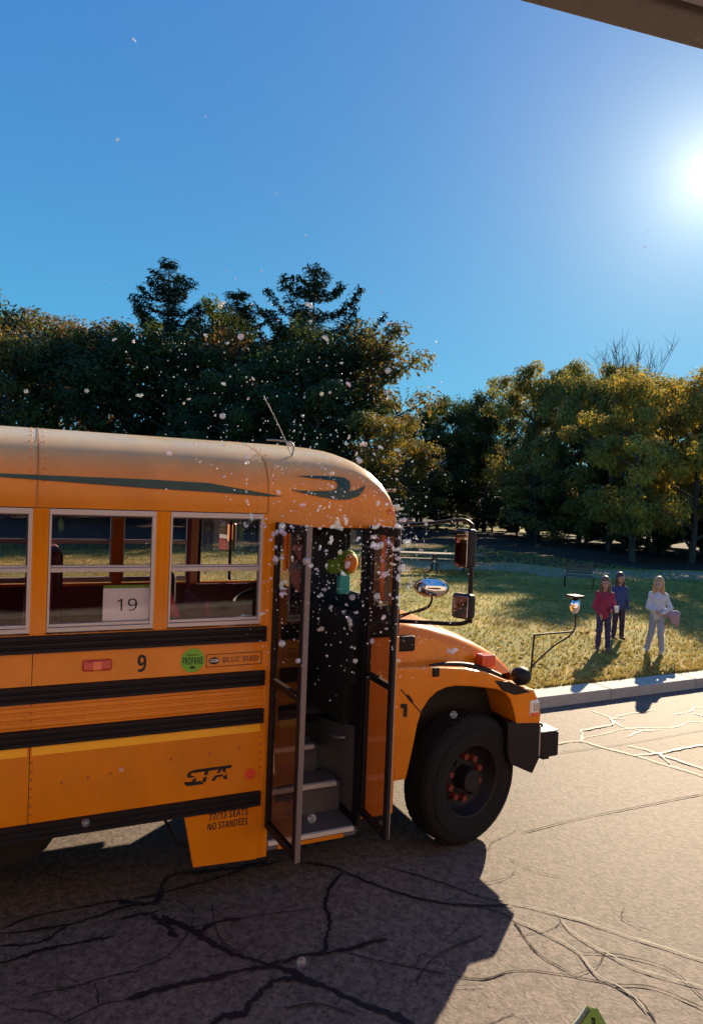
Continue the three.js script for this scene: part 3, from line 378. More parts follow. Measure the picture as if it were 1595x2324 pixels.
  wheel(0.10, 1.04, 0.20, 1); wheel(0.10, -1.04, 0.20, -1); wheel(-6.2, 1.0, 0, 1); wheel(-6.2, -1.0, 0, -1);
  // chassis under the floor
  B('chassis', [box(-9, 0.75, 0.66, 0.86, 0.32, 0.42), box(-9, 0.75, 0.66, 0.86, -0.42, -0.32), rbox(-0.45, 0.5, 0.45, 0.95, -0.35, 0.32, 0.05), bar([-0.05, 0.5, -0.95], [-0.05, 0.5, 0.95], 0.07), bar([-6.2, 0.5, -0.95], [-6.2, 0.5, 0.95], 0.09), bar([-5.8, 0.62, 0], [-0.6, 0.72, 0], 0.06)], M.under);
  B('fuel_tank', [new THREE.CapsuleGeometry(0.27, 1.5, 6, 20).rotateZ(Math.PI / 2).translate(-3.9, 0.52, 0.72), new THREE.CapsuleGeometry(0.27, 1.3, 6, 20).rotateZ(Math.PI / 2).translate(-3.9, 0.52, -0.72), rbox(-2.85, -2.35, 0.42, 0.9, -0.9, -0.45, 0.04)], M.under);
  B('exhaust_pipe', [tube([[-0.4, 0.55, 0.3], [-1.0, 0.42, 0.5], [-1.7, 0.40, 0.6], [-3.4, 0.42, 0.35]], 0.055, 24, 10), tube([[-2.2, 0.42, 0.82], [-2.1, 0.24, 0.84], [-1.95, 0.20, 0.85], [-1.75, 0.22, 0.85]], 0.012)], M.under);

  // side mirrors on their arms
  const mir = B('side_mirror', [tube([[-0.64, 2.53, 1.16], [-0.5, 2.56, 1.4], [-0.30, 2.59, 1.56], [-0.262, 2.56, 1.575]], 0.013, 20), tube([[-0.6, 1.80, 1.05], [-0.45, 1.83, 1.35], [-0.28, 1.855, 1.55], [-0.25, 1.88, 1.575]], 0.016, 20), bar([-0.262, 2.57, 1.575], [-0.245, 1.86, 1.575], 0.018)], M.black);
  const head = (x, y0, y1, w, t) => { const h = part('mirror_housing', rbox(-0.055, 0.035, y0, y1, -w / 2, w / 2, 0.03, 3), M.black, mir); h.position.set(x, 0, 1.575); h.rotation.y = t; part('mirror_glass', rbox(-0.059, -0.055, y0 + 0.016, y1 - 0.016, -w / 2 + 0.016, w / 2 - 0.016, 0.0015), M.mirror, h); };
  head(-0.30, 2.255, 2.535, 0.15, 0.22); head(-0.30, 1.895, 2.075, 0.16, 0.42);
  // cross view mirrors: the oval one by the windshield, the round ones on the fenders
  const bowl = (rx, ry, rz) => new THREE.SphereGeometry(1, 24, 10, 0, Math.PI * 2, 0, Math.PI / 2).rotateX(Math.sign(rz) * Math.PI / 2).scale(rx, ry, Math.abs(rz));
  const cross = (at, rx, ry, turn, arms, label) => { const c = B('crossview_mirror', arms, M.black, label); const h = part('mirror_housing', [bowl(rx, ry, -0.09)], M.black, c); h.position.set(...at); h.rotation.y = turn; part('mirror_glass', bowl(rx * 0.95, ry * 0.93, 0.07), M.mirror, h); };
  cross([-0.50, 2.10, 1.45], 0.125, 0.072, -0.65, [tube([[-0.48, 2.04, 1.44], [-0.48, 1.96, 1.40], [-0.53, 1.85, 1.1], [-0.53, 1.79, 0.9]], 0.008), tube([[-0.48, 1.96, 1.40], [-0.42, 1.87, 1.1], [-0.42, 1.78, 0.86]], 0.008)], 'oval convex mirror on thin arms by the windshield');
  cross([0.60, 1.305, 1.12], 0.085, 0.078, 2.6, [tube([[0.60, 1.24, 1.10], [0.57, 1.2, 1.08], [0.52, 1.19, 1.06]], 0.014)], 'round black convex mirror on the near fender');
  cross([1.12, 1.875, 1.15], 0.045, 0.075, -1.0, [bar([0.66, 1.25, 1.10], [0.70, 1.31, 1.12], 0.012), bar([0.70, 1.30, 1.12], [0.695, 1.655, 1.15], 0.008), tube([[0.70, 1.37, 1.12], [0.9, 1.53, 1.14], [1.12, 1.66, 1.15], [1.13, 1.80, 1.15]], 0.007), bar([0.69, 1.645, 1.15], [1.12, 1.655, 1.15], 0.008), bar([1.13, 1.80, 1.15], [1.12, 1.95, 1.15], 0.008), rbox(1.07, 1.18, 1.945, 1.965, 1.08, 1.2, 0.008)], 'small convex mirror on a bent arm ahead of the near fender');
  { const fm = B('side_mirror', [tube([[-1.17, 2.1, -1.5], [-1.17, 1.9, -1.5], [-1.17, 1.75, -1.35], [-1.17, 1.72, -1.2]], 0.012), tube([[-1.17, 2.4, -1.5], [-1.17, 2.5, -1.45], [-1.17, 2.52, -1.2]], 0.012)], M.black); const h = part('mirror_housing', rbox(-0.04, 0.04, 2.115, 2.41, -0.09, 0.09, 0.025, 3), M.black, fm); h.position.set(-1.2, 0, -1.5); h.rotation.y = 0.9; part('mirror_glass', rbox(-0.044, -0.04, 2.13, 2.395, -0.075, 0.075, 0.0015), M.mirror, h); }
  B('wiper', [tube([[-0.6, 1.88, 0.25], [-0.61, 1.93, 0.5], [-0.61, 1.95, 0.95]], 0.008), tube([[-0.6, 1.88, -0.85], [-0.61, 1.93, -0.6], [-0.61, 1.95, -0.1]], 0.008)], M.rubber);

  // lamps and lettering on the side
  const sl = B('side_lamp', rbox(-2.802, -2.632, 1.600, 1.668, 1.195, 1.222, 0.02, 3), M.red); part('lamp_lens', rbox(-2.745, -2.69, 1.606, 1.662, 1.219, 1.228, 0.006), M.amber, sl);
  const zf = 1.2015;
  B('number_decal', words('9', sansB, -2.478, -2.423, 1.572, 1.682, zf), M.ink);
  const pr = B('fuel_sticker', new THREE.CylinderGeometry(0.078, 0.078, 0.002, 40).rotateX(Math.PI / 2).translate(-2.131, 1.625, 1.2008), M.sticker); part('lettering', [words('PROPANE', sansB, -2.197, -2.066, 1.598, 1.648, 1.2025), words('POWERED BY', sansB, -2.172, -2.09, 1.654, 1.666, 1.2025), plate([[-2.148, 1.571], [-2.148, 1.587], [-2.12, 1.587], [-2.115, 1.58], [-2.115, 1.571]], 1.2019, 1.2025)], M.ink, pr);
  const mb = B('maker_badge', [box(-2.043, -1.664, 1.654, 1.658, zf - 0.001, zf), box(-2.043, -1.664, 1.572, 1.576, zf - 0.001, zf), box(-2.043, -2.039, 1.576, 1.654, zf - 0.001, zf), box(-1.668, -1.664, 1.576, 1.654, zf - 0.001, zf), new THREE.CylinderGeometry(0.033, 0.033, 0.001, 28).rotateX(Math.PI / 2).scale(1.05, 0.72, 1).translate(-1.99, 1.613, zf), words('BLUE BIRD', serif, -1.935, -1.69, 1.598, 1.632, zf)], M.ink);
  part('emblem', [box(-2.015, -1.975, 1.617, 1.623, zf, zf + 0.0012), box(-2.017, -1.975, 1.605, 1.611, zf, zf + 0.0012), plate([[-1.98, 1.603], [-1.98, 1.626], [-1.962, 1.624], [-1.96, 1.608]], zf, zf + 0.0012)], std([0.6, 0.52, 0.52], 0.5), mb);
  const star = []; for (let i = 0; i < 10; i++) { const a = Math.PI / 2 + i * Math.PI / 5, r = i % 2 ? 0.008 : 0.02; star.push([-1.895 + r * Math.cos(a), 0.851 + r * Math.sin(a)]); }
  const lg = B('company_logo', [words('STA', sansB, -2.16, -1.872, 0.812, 0.90, zf, 0.25), plate([[-2.14, 0.80], [-2.165, 0.824], [-2.05, 0.824], [-2.03, 0.80]], zf - 0.001, zf), plate([[-2.12, 0.896], [-2.08, 0.904], [-1.845, 0.904], [-1.85, 0.884], [-2.12, 0.884]], zf - 0.001, zf)], M.ink); part('slash', [plate([[-2.20, 0.842], [-2.20, 0.85], [-1.9, 0.862], [-1.9, 0.85]], zf, zf + 0.0012), plate(star, zf, zf + 0.0014)], M.paint, lg);
  B('round_reflector', new THREE.CylinderGeometry(0.036, 0.036, 0.01, 24).rotateX(Math.PI / 2).translate(-1.718, 0.826, 1.203), M.redDot);
  B('lettering', [words('77/13 SEATS', sansB, -1.99, -1.722, 0.548, 0.596, 1.2012), words('NO STANDEES', sansB, -1.995, -1.722, 0.482, 0.531, 1.2012)], M.ink);
}
// things in and on the bus
{
  const p = thing('paper_sign', 'white paper sheet with the number 19 inside the bus window', 'paper sign'); p.position.copy(toBus([0, 0, 0])); p.rotation.copy(bus.rotation);
  part('sheet', box(-2.69, -2.398, 1.895, 2.098, 1.150, 1.152), M.white, p); part('green_border', box(-2.688, -2.398, 2.0985, 2.118, 1.150, 1.1525), std([0.16, 0.30, 0.03], 0.7), p); part('lettering', words('19', sansR, -2.607, -2.484, 1.955, 2.032, 1.1528), M.ink, p);
  const d = thing('decoration', 'orange and green ornament with a teal box hanging inside the open bus door', 'decoration'); d.position.copy(toBus([-0.74, 2.185, 0.48])); d.rotation.copy(bus.rotation);
  const lump = (x, y, z, a, b, c) => { const g = new THREE.SphereGeometry(1, 14, 10), q = g.attributes.position; for (let i = 0; i < q.count; i++) { const t = Math.atan2(q.getZ(i), q.getX(i)), k = 1 + 0.06 * Math.cos(t * 8); q.setXYZ(i, q.getX(i) * k, q.getY(i), q.getZ(i) * k); } g.computeVertexNormals(); return g.scale(a, b, c).translate(x, y, z); };
  part('green_leaf', [lump(-0.09, -0.03, 0, 0.085, 0.065, 0.03), lump(0.02, 0.0, -0.01, 0.10, 0.105, 0.03)], std([0.10, 0.22, 0.01], 0.7), d); part('pumpkin', lump(0.035, 0.0, 0.04, 0.058, 0.078, 0.035), std([0.75, 0.20, 0.01], 0.6), d); part('box', rbox(-0.06, 0.04, -0.26, -0.11, -0.03, 0.03, 0.01), std([0.05, 0.45, 0.42], 0.6), d); part('cord', bar([0, 0.08, 0], [0, 0.38, 0], 0.004), M.rubber, d);
  const j = thing('jacket', 'pink jacket hanging in the front window of the bus', 'jacket'); j.position.copy(toBus([-2.27, 1.88, 1.06])); j.rotation.copy(bus.rotation); j.scale.set(0.6, 0.62, 0.6);
  const rings = []; for (let i = 0; i <= 10; i++) { const t = i / 10, row = []; for (let k = 0; k <= 16; k++) { const a = k / 16 * Math.PI * 2, r = (0.035 + 0.05 * (1 - t)) * (1 + 0.22 * Math.sin(a * 3 + t * 5)); row.push([0.03 * (1 - t) + r * Math.cos(a), 0.02 + 0.24 * t, r * 0.6 * Math.sin(a)]); } rings.push(row); } part('sleeve', loft(rings), std([0.5, 0.04, 0.10], 0.8, { side: THREE.DoubleSide }), j); part('collar', new THREE.TorusGeometry(0.03, 0.01, 6, 14).rotateX(Math.PI / 2).translate(0, 0.26, 0), std([0.5, 0.04, 0.09], 0.8), j);
}
// ---------------------------------------------------------------- trees
const leafMat = phy([1, 1, 1], 0.75, { vertexColors: true, transmission: 0.6, thickness: 0, side: THREE.DoubleSide, specularIntensity: 0.35 });
const needleMat = phy([1, 1, 1], 0.8, { vertexColors: true, transmission: 0.12, thickness: 0, side: THREE.DoubleSide, specularIntensity: 0.3 });
const barkMat = std([0.075, 0.058, 0.047], 0.95);
const PAL = {
  green: [[0.030, 0.055, 0.012], [0.050, 0.080, 0.014], [0.075, 0.10, 0.018], [0.10, 0.10, 0.016]],
  olive: [[0.07, 0.085, 0.016], [0.12, 0.115, 0.02], [0.18, 0.14, 0.025], [0.22, 0.13, 0.025]],
  maple: [[0.17, 0.18, 0.04], [0.24, 0.23, 0.05], [0.33, 0.28, 0.055], [0.40, 0.30, 0.06]], gold: [[0.30, 0.25, 0.045], [0.46, 0.34, 0.05], [0.58, 0.37, 0.05], [0.32, 0.30, 0.06]],
  orange: [[0.09, 0.065, 0.018], [0.20, 0.10, 0.02], [0.30, 0.12, 0.025], [0.24, 0.16, 0.03]],
  yellow: [[0.16, 0.14, 0.02], [0.28, 0.20, 0.025], [0.38, 0.23, 0.025], [0.14, 0.15, 0.025]],
  pine: [[0.016, 0.030, 0.014], [0.024, 0.042, 0.018], [0.034, 0.055, 0.022]],
};
function cards(list) { // list of [x, y, z, nx, ny, nz, length, width, spin, r, g, b]: bent leaf-shaped pieces
  const n = list.length, p = new Float32Array(n * 18), c = new Float32Array(n * 18), a = V(0, 0, 0), u = V(0, 0, 0), w = V(0, 0, 0);
  list.forEach((L, i) => {
    a.set(L[3], L[4], L[5]).normalize(); u.set(Math.cos(L[8]), 0.35, Math.sin(L[8])).cross(a); if (u.lengthSq() < 1e-4) u.set(1, 0, 0); u.normalize(); w.crossVectors(a, u);
    const l = L[6], k = L[7], P = (o, s, t, h) => { p[i * 18 + o] = L[0] + u.x * s + w.x * t + a.x * h; p[i * 18 + o + 1] = L[1] + u.y * s + w.y * t + a.y * h; p[i * 18 + o + 2] = L[2] + u.z * s + w.z * t + a.z * h; };
    P(0, -l, 0, -l * 0.2); P(3, 0, -k, 0.1 * l); P(6, 0, k, 0.1 * l); P(9, 0, -k, 0.1 * l); P(12, l, 0, -l * 0.2); P(15, 0, k, 0.1 * l);
    for (let v = 0; v < 6; v++) { c[i * 18 + v * 3] = L[9]; c[i * 18 + v * 3 + 1] = L[10]; c[i * 18 + v * 3 + 2] = L[11]; }
  });
  const g = new THREE.BufferGeometry(); g.setAttribute('position', new THREE.BufferAttribute(p, 3)); g.setAttribute('color', new THREE.BufferAttribute(c, 3)); g.computeVertexNormals(); return g;
}
function pick(pal, r, k) { const a = pal[Math.floor(r() * pal.length)]; return [a[0] * k, a[1] * k, a[2] * k]; }
// a broadleaf tree of height 1: limbs that fork, a crown of leaf clumps gathered at the twigs
function broadleaf(seed, pal, { low = 0.22, wide = 0.30, n = 7500, leaf = 0.011, top = 1, sparse = 0 } = {}) {
  const r = rng(seed), limbs = [], twigs = [], lean = (r() - 0.5) * 0.06;
  const trunk = [V(0, -0.01, 0), V(lean * 0.3, 0.2, 0.01), V(lean * 0.7, 0.45, -0.01), V(lean, 0.72 * top, 0.01)];
  limbs.push([trunk, 0.020, 0.007]);
  const nb = 15;
  for (let i = 0; i < nb; i++) {
    const t = low + 0.06 + (0.70 * top - low) * Math.pow(i / (nb - 1), 0.9), a = i * 2.4 + r(), reach = wide * (0.55 + 0.55 * r()) * Math.sin(Math.PI * clamp((t - low + 0.16) / (1.06 - low), 0.16, 0.93));
    const b = curve(trunk).getPoint(clamp(t / (0.72 * top), 0, 1)), e = b.clone().add(V(Math.cos(a) * reach, 0.10 + 0.13 * r(), Math.sin(a) * reach)), m = b.clone().lerp(e, 0.5).add(V(0, 0.02, 0));
    limbs.push([[b, m, e], 0.008, 0.002]); twigs.push(e, m);
    for (let k = 0; k < 3; k++) { const s = b.clone().lerp(e, 0.45 + 0.5 * r()), f = s.clone().add(V((r() - 0.5) * 0.20, (r() - 0.25) * 0.15, (r() - 0.5) * 0.20)); limbs.push([[s, s.clone().lerp(f, 0.5).add(V(0, 0.012, 0)), f], 0.0035, 0.0012]); twigs.push(f); }
  }
  twigs.push(V(lean, 0.9 * top, 0), V(lean + 0.05, 0.84 * top, 0.03), V(lean - 0.05, 0.86 * top, -0.03));
  const L = [], per = Math.floor(n / twigs.length);
  for (const w of twigs) {
    const rad = 0.055 + 0.05 * r(), tone = 0.6 + 0.8 * r(), hue = r(); if (r() < sparse) continue;
    for (let k = 0; k < per; k++) {
      const a = r() * 6.283, z = r() * 2 - 1, q = Math.pow(r(), 0.42) * rad, s = Math.sqrt(1 - z * z), x = Math.cos(a) * s, y = Math.sin(a) * s;
      const c = hue > 0.72 ? pick(pal.slice(-2), r, tone) : pick(pal, r, tone);
      L.push([w.x + x * q, Math.max(low * 0.8, w.y + z * q * 0.72), w.z + y * q, x + (r() - 0.5) * 1.6, z + 0.6 + (r() - 0.5), y + (r() - 0.5) * 1.6, leaf * (0.7 + 0.8 * r()), leaf * (0.4 + 0.3 * r()), r() * 6.28, ...c]);
    }
  }
  return { wood: limbs, crown: cards(L) };
}
function pine(seed, { low = 0.15, wide = 0.30, n = 17000 } = {}) { // a white pine: whorls of long, upswept boughs with gaps between
  const r = rng(seed), limbs = [[[V(0, -0.01, 0), V(0.004, 0.5, 0), V(0, 0.99, 0)], 0.014, 0.002]], L = [], nw = 24;
  for (let i = 0; i < nw; i++) {
    const t = clamp(low + (0.985 - low) * (i + (i && i < nw - 1 ? (r() - 0.5) * 0.9 : 0)) / (nw - 1), low, 0.985), nb = 3 + Math.floor(r() * 3), prof = Math.min(0.62, Math.pow(1 - t, 0.72) * 1.25) + 0.012;
    for (let k = 0; k < nb; k++) {
      const a = i * 1.1 + k * 6.283 / nb + r() * 0.5, reach = wide * prof * (0.62 + 0.66 * r()), up = reach * (0.12 + 0.30 * r() + 0.35 * t), b = V(0, t, 0), m = V(Math.cos(a) * reach * 0.55, t + up * 0.1, Math.sin(a) * reach * 0.55), e = V(Math.cos(a) * reach, t + up, Math.sin(a) * reach);
      limbs.push([[b, m, e], 0.0035, 0.001]);
      const path = curve([b, m, e]), cnt = Math.floor(n / nw / 4.2 * (0.06 + 1.7 * reach / wide)), tone = 0.65 + 0.7 * r();
      for (let j = 0; j < cnt; j++) {
        const s = 0.22 + 0.80 * Math.pow(r(), 0.75), q = path.getPoint(Math.min(1, s)), side = (r() - 0.5) * 0.05 * (0.5 + s), c = pick(PAL.pine, r, tone);
        L.push([q.x - Math.sin(a) * side + (r() - 0.5) * 0.02, q.y + (r() - 0.35) * 0.013, q.z + Math.cos(a) * side + (r() - 0.5) * 0.02, r() - 0.5, 0.6 + r(), r() - 0.5, 0.012 + 0.009 * r(), 0.0026 + 0.0018 * r(), a + (r() - 0.5) * 2.2, ...c]);
      }
    }
  }
  return { wood: limbs, crown: cards(L) };
}
function woodOf(limbs, k = 1) { return limbs.map(([pts, a, b], i) => { const g = new THREE.TubeGeometry(curve(pts), i ? 4 : 8, 1, i ? 5 : 8), p = g.attributes.position, rings = i ? 4 : 8, seg = (i ? 5 : 8) + 1, c = curve(pts); for (let j = 0; j < p.count; j++) { const t = Math.floor(j / seg) / rings, q = c.getPointAt(t), rad = lerp(a, b, t) * k; p.setXYZ(j, q.x + (p.getX(j) - q.x) * rad, q.y + (p.getY(j) - q.y) * rad, q.z + (p.getZ(j) - q.z) * rad); } g.computeVertexNormals(); return flat(g); }); }
function makeTree(name, shape, mat) { const t = new THREE.Group(); t.name = name; t.userData = { category: 'tree' }; const c = woodOf(shape.wood); part('trunk', [c[0]], barkMat, t); stuff(part('limbs', c.slice(1), barkMat, t)); stuff(part('crown', shape.crown, mat, t)); return t; }
const KIND = {
  pineA: makeTree('pine_tree', pine(11), needleMat), pineB: makeTree('pine_tree', pine(29, { wide: 0.36, low: 0.1 }), needleMat),
  green: makeTree('broadleaf_tree', broadleaf(3, PAL.green, { wide: 0.34, n: 8500 }), leafMat), olive: makeTree('broadleaf_tree', broadleaf(8, PAL.olive, { wide: 0.30, n: 7500, low: 0.16 }), leafMat),
  orange: makeTree('broadleaf_tree', broadleaf(14, PAL.orange, { wide: 0.27, n: 5600, sparse: 0.16 }), leafMat), yellow: makeTree('broadleaf_tree', broadleaf(21, PAL.yellow, { wide: 0.40, n: 7000, low: 0.06 }), leafMat),
  dense: makeTree('broadleaf_tree', broadleaf(33, PAL.green, { wide: 0.46, n: 13000, low: 0.04, leaf: 0.013 }), leafMat), maple: makeTree('broadleaf_tree', broadleaf(47, PAL.maple, { wide: 0.52, n: 17000, low: 0.02, leaf: 0.011 }), leafMat),
  shrub: makeTree('shrub', broadleaf(61, PAL.green, { wide: 0.85, n: 9000, low: 0.0, leaf: 0.022 }), leafMat),
  gold: makeTree('broadleaf_tree', broadleaf(52, PAL.gold, { wide: 0.46, n: 15000, low: 0.02, leaf: 0.011 }), leafMat),
};
const used = {};
function tree(kind, px, topY, depth, label, spread = 1, turn = 0, group = 'trees along the far edge of the lawn') {
  const o = used[kind] ? KIND[kind].clone() : KIND[kind]; used[kind] = 1;
  o.name = numbered(KIND[kind].userData.base ?? (KIND[kind].userData.base = o.name));
  const a = atDepth(px, topY, depth); o.position.set(a.x, 0.1, a.z); const h = a.y - 0.1; o.scale.set(h * spread, h, h * spread); o.rotation.y = turn;
  o.userData = { ...o.userData, label, category: kind === 'shrub' ? 'shrub' : 'tree', group }; scene.add(o); return o;
}
const F = 'trees of the wood behind the bus';
tree('pineA', 385, 598, 62, 'tall pine with a spiky crown above the middle of the bus roof', 1.0, 0.3, F);
tree('pineB', 715, 610, 60, 'tall pine with long upswept boughs above the roof antenna', 1.05, 2.1, F);
tree('pineA', 540, 668, 68, 'shorter pine between the two tall pines', 1.3, 4.0, F);
tree('green', -20, 655, 60, 'dark green broadleaf tree at the left edge of the picture', 1.0, 0, F);
tree('orange', 85, 672, 66, 'rust tinted tree second from the left edge', 1.0, 1, F);
tree('orange', 165, 690, 70, 'thin rust coloured tree beside the leftmost orange one', 0.9, 2.6, F);
tree('orange', 235, 692, 64, 'orange topped tree left of the tall left pine', 1.0, 4.1, F);
tree('green', 300, 738, 58, 'rounded dark green tree at the foot of the left tall pine', 1.2, 5, F);
tree('green', 450, 690, 60, 'dark green tree touching the left tall pine on its right', 0.9, 1.9, F);
tree('orange', 520, 712, 58, 'tree with an orange patch between the tall pines', 0.9, 0.5, F);
tree('green', 600, 742, 56, 'dark green tree just left of the right tall pine', 1.1, 2.9, F);
tree('green', 690, 742, 54, 'dark green tree under the right tall pine', 1.15, 0.9, F);
tree('olive', 775, 742, 58, 'olive tree just right of the right tall pine', 1.0, 3.3, F);
tree('olive', 842, 738, 57, 'olive tree at the right end of the wood with light on its edge', 1.15, 1.2, F);
tree('olive', 30, 730, 52, 'olive tree low at the left edge in front of the wood', 1.1, 2, F);
tree('green', 140, 745, 54, 'dark green tree below the rust coloured pair', 1.1, 3.6, F);
tree('green', 385, 745, 55, 'dark green tree directly below the left tall pine', 1.1, 0.2, F);
tree('dense', 520, 850, 49, 'low dark tree behind the middle of the bus roof', 1, 4, F);
tree('dense', 720, 860, 49, 'low dark tree behind the antenna', 1, 2.2, F);
tree('yellow', 880, 925, 46, 'yellow green young tree behind the front end of the bus roof', 0.9, 0.4, F);
tree('yellow', 925, 985, 50, 'small yellow bush like tree in the gap of the treeline', 1.2, 2.4, F);
const E2 = 'trees on the right behind the lawn';
tree('dense', 965, 915, 74, 'small dark tree in the gap right of the bus front', 0.8, 2.0, E2);
tree('dense', 1035, 900, 70, 'dark tree left of the rising right treeline', 0.8, 0.4, E2);
tree('green', 1095, 866, 66, 'narrow dark tree poking above the right treeline', 0.8, 2.7, E2);
tree('dense', 1110, 915, 62, 'dark crown behind the tall side mirror', 0.9, 3.9, E2);
tree('dense', 1000, 985, 66, 'dark bushy tree behind the roof corner of the bus', 1.1, 5.2, E2);
tree('maple', 1215, 826, 54, 'broad olive maple at the left of the right hand group', 0.74, 0.3, E2);
tree('maple', 1330, 818, 48, 'broad olive maple in the middle of the right hand group', 0.75, 2.2, E2);
tree('gold', 1455, 826, 34, 'golden maple above the girl in pale clothes', 0.82, 4.4, E2);
tree('gold', 1590, 815, 34.5, 'golden maple at the right edge below the sun', 0.85, 0.9, E2);
tree('maple', 1710, 810, 35, 'olive maple just past the right edge', 0.85, 1.6, E2);
tree('dense', 1230, 960, 60, 'shaded dark crown behind the broad olive maple', 0.9, 1.3, E2);
tree('olive', 1400, 860, 52, 'olive tree between the middle maple and the golden one', 0.95, 5.5, E2);
tree('dense', 1340, 985, 46, 'dark crown low behind the girl in maroon', 1.0, 0.8, E2);
tree('dense', 1480, 975, 46, 'dark crown low behind the girl in pale clothes', 1.0, 3.0, E2);
tree('dense', 1620, 980, 45, 'dark crown low at the right edge', 1.0, 2.0, E2);
for (const [k, px, y, d] of [[0, 1275, 838, 57], [1, 1400, 830, 42], [2, 1525, 836, 41], [3, 1655, 830, 41]]) tree(k === 2 ? 'gold' : 'maple', px, y, d, ['olive maple filling the gap right of the broad left maple', 'olive maple filling the gap left of the golden maple', 'golden maple between the two front golden maples', 'olive maple behind the one at the right edge'][k], 0.85, k * 2.1 + 0.5, E2);
[[1175, 56, 1125], [1255, 54, 1118], [1335, 50, 1112], [1415, 45, 1120], [1490, 40, 1122], [1570, 38, 1128], [1650, 38, 1120], [1120, 62, 1118], [1040, 68, 1108]].forEach(([px, d, y], k) => tree('shrub', px, y, d, 'green shrub closing the foot of the right hand trees ' + ['under the broad olive maple', 'above the bench', 'above the girl in maroon', 'above the half hidden child', 'above the blond girl', 'right of the blond girl', 'past the right edge', 'right of the tall side mirror', 'behind the tall side mirror'][k], 1.5, k * 2.3 + 1, 'shrubs at the foot of the right hand trees'));
[[-20, 60, 1040], [110, 62, 1052], [300, 60, 1048], [500, 62, 1050], [720, 62, 1056], [560, 74, 1070], [180, 76, 1075], [790, 74, 1068]].forEach(([px, d, y], k) => tree('shrub', px, y, d, 'dark undergrowth of the wood seen through the ' + ['rearmost bus window', 'left of the window with the sign', 'right of the window with the sign', 'front bus window', 'open bus door', 'post before the bus door', 'pillar left of the sign', 'windshield of the bus'][k], 1.9, k * 1.3, 'undergrowth of the wood behind the bus'));
const BUSH = ['behind the rear of the bus', 'behind the second bus window', 'behind the front bus window', 'behind the bus door', 'behind the roof corner', 'left of the tall side mirror', 'right of the tall side mirror', 'behind the broad olive maple', 'behind the bench', 'behind the girl in maroon', 'between the two girls', 'behind the girl in pale clothes', 'at the right edge'];
[[30, 66, 1050], [210, 68, 1060], [400, 66, 1045], [640, 66, 1050], [850, 70, 1060], [950, 84, 1068], [1060, 82, 1062], [1180, 66, 1085], [1265, 60, 1095], [1350, 54, 1085], [1430, 47, 1080], [1510, 47, 1075], [1600, 46, 1070]].forEach(([px, d, y], k) => tree('shrub', px, y, d, 'dark leafy shrub deep in the shade ' + BUSH[k], 1.9, k * 1.7, 'shrubs deep in the shade of the trees'));
{ // the low hanging yellow sprays of the left maple, and the bare tree
  const r = rng(808), L = [], br = [], o = thing('maple_sapling', 'young maple with yellow sprays at the left edge of the right hand trees', 'tree', E2), base = atDepth(1215, 1240, 44); base.y = 0.13;
  const pts = [[1165, 1085], [1150, 1110], [1180, 1140], [1158, 1165], [1185, 1178], [1172, 1030], [1200, 1060], [1215, 1190], [1260, 1215], [1195, 1110], [1240, 1200], [1290, 1180], [1225, 1010]];
  br.push([[base, base.clone().add(V(-0.1, 2, 0)), base.clone().add(V(-0.3, 4.3, 0.1))], 0.05, 0.02]);
  for (const [x, y] of pts) { const e = atDepth(x, y, 43 + r() * 2), s = base.clone().add(V(-0.15, clamp(e.y - 1.0, 0.8, 4), 0)); br.push([[s, s.clone().lerp(e, 0.5).add(V(0, 0.2, 0)), e], 0.014, 0.004]); for (let k = 0; k < 130; k++) { const c = pick(PAL.yellow, r, 0.9 + 0.7 * r()); L.push([e.x + (r() - 0.5) * 1.5, e.y + (r() - 0.5) * 0.54 - r() * 0.15, e.z + (r() - 0.5) * 1.2, r() - 0.5, 0.7, r() - 0.2, 0.085 + 0.04 * r(), 0.05, r() * 6, ...c]); } }
  const w = woodOf(br); part('trunk', w[0], barkMat, o); stuff(part('limbs', w.slice(1), barkMat, o)); stuff(part('crown', cards(L), leafMat, o));
  const b = thing('bare_tree', 'leafless grey tree standing above the right hand maples', 'tree'), bb = [], top = atDepth(1450, 765, 52), bx = top.x, bz = top.z, H = top.y;
  bb.push([[V(bx, 0, bz), V(bx + 0.1, H * 0.4, bz), V(bx, H * 0.7, bz)], 0.16, 0.06]);
  for (let k = 0; k < 26; k++) { const a = r() * 6.28, s = V(bx, H * (0.42 + 0.28 * r()), bz), e = V(bx + Math.cos(a) * H * 0.20 * (0.3 + r()), H * (0.86 + 0.13 * r()), bz + Math.sin(a) * H * 0.14), m = s.clone().lerp(e, 0.45).add(V(Math.cos(a) * 0.4, -0.1, 0)); bb.push([[s, m, e], 0.045, 0.008]); for (let q = 0; q < 6; q++) { const p = s.clone().lerp(e, 0.5 + 0.45 * r()), f = p.clone().add(V((r() - 0.5) * 1.6, 0.6 + r() * 0.8, (r() - 0.5))); bb.push([[p, p.clone().lerp(f, 0.5), f], 0.018, 0.005]); } }
  const bw = woodOf(bb), bm = std([0.16, 0.14, 0.13], 0.9); part('trunk', bw[0], bm, b); stuff(part('limbs', bw.slice(1), bm, b));
}
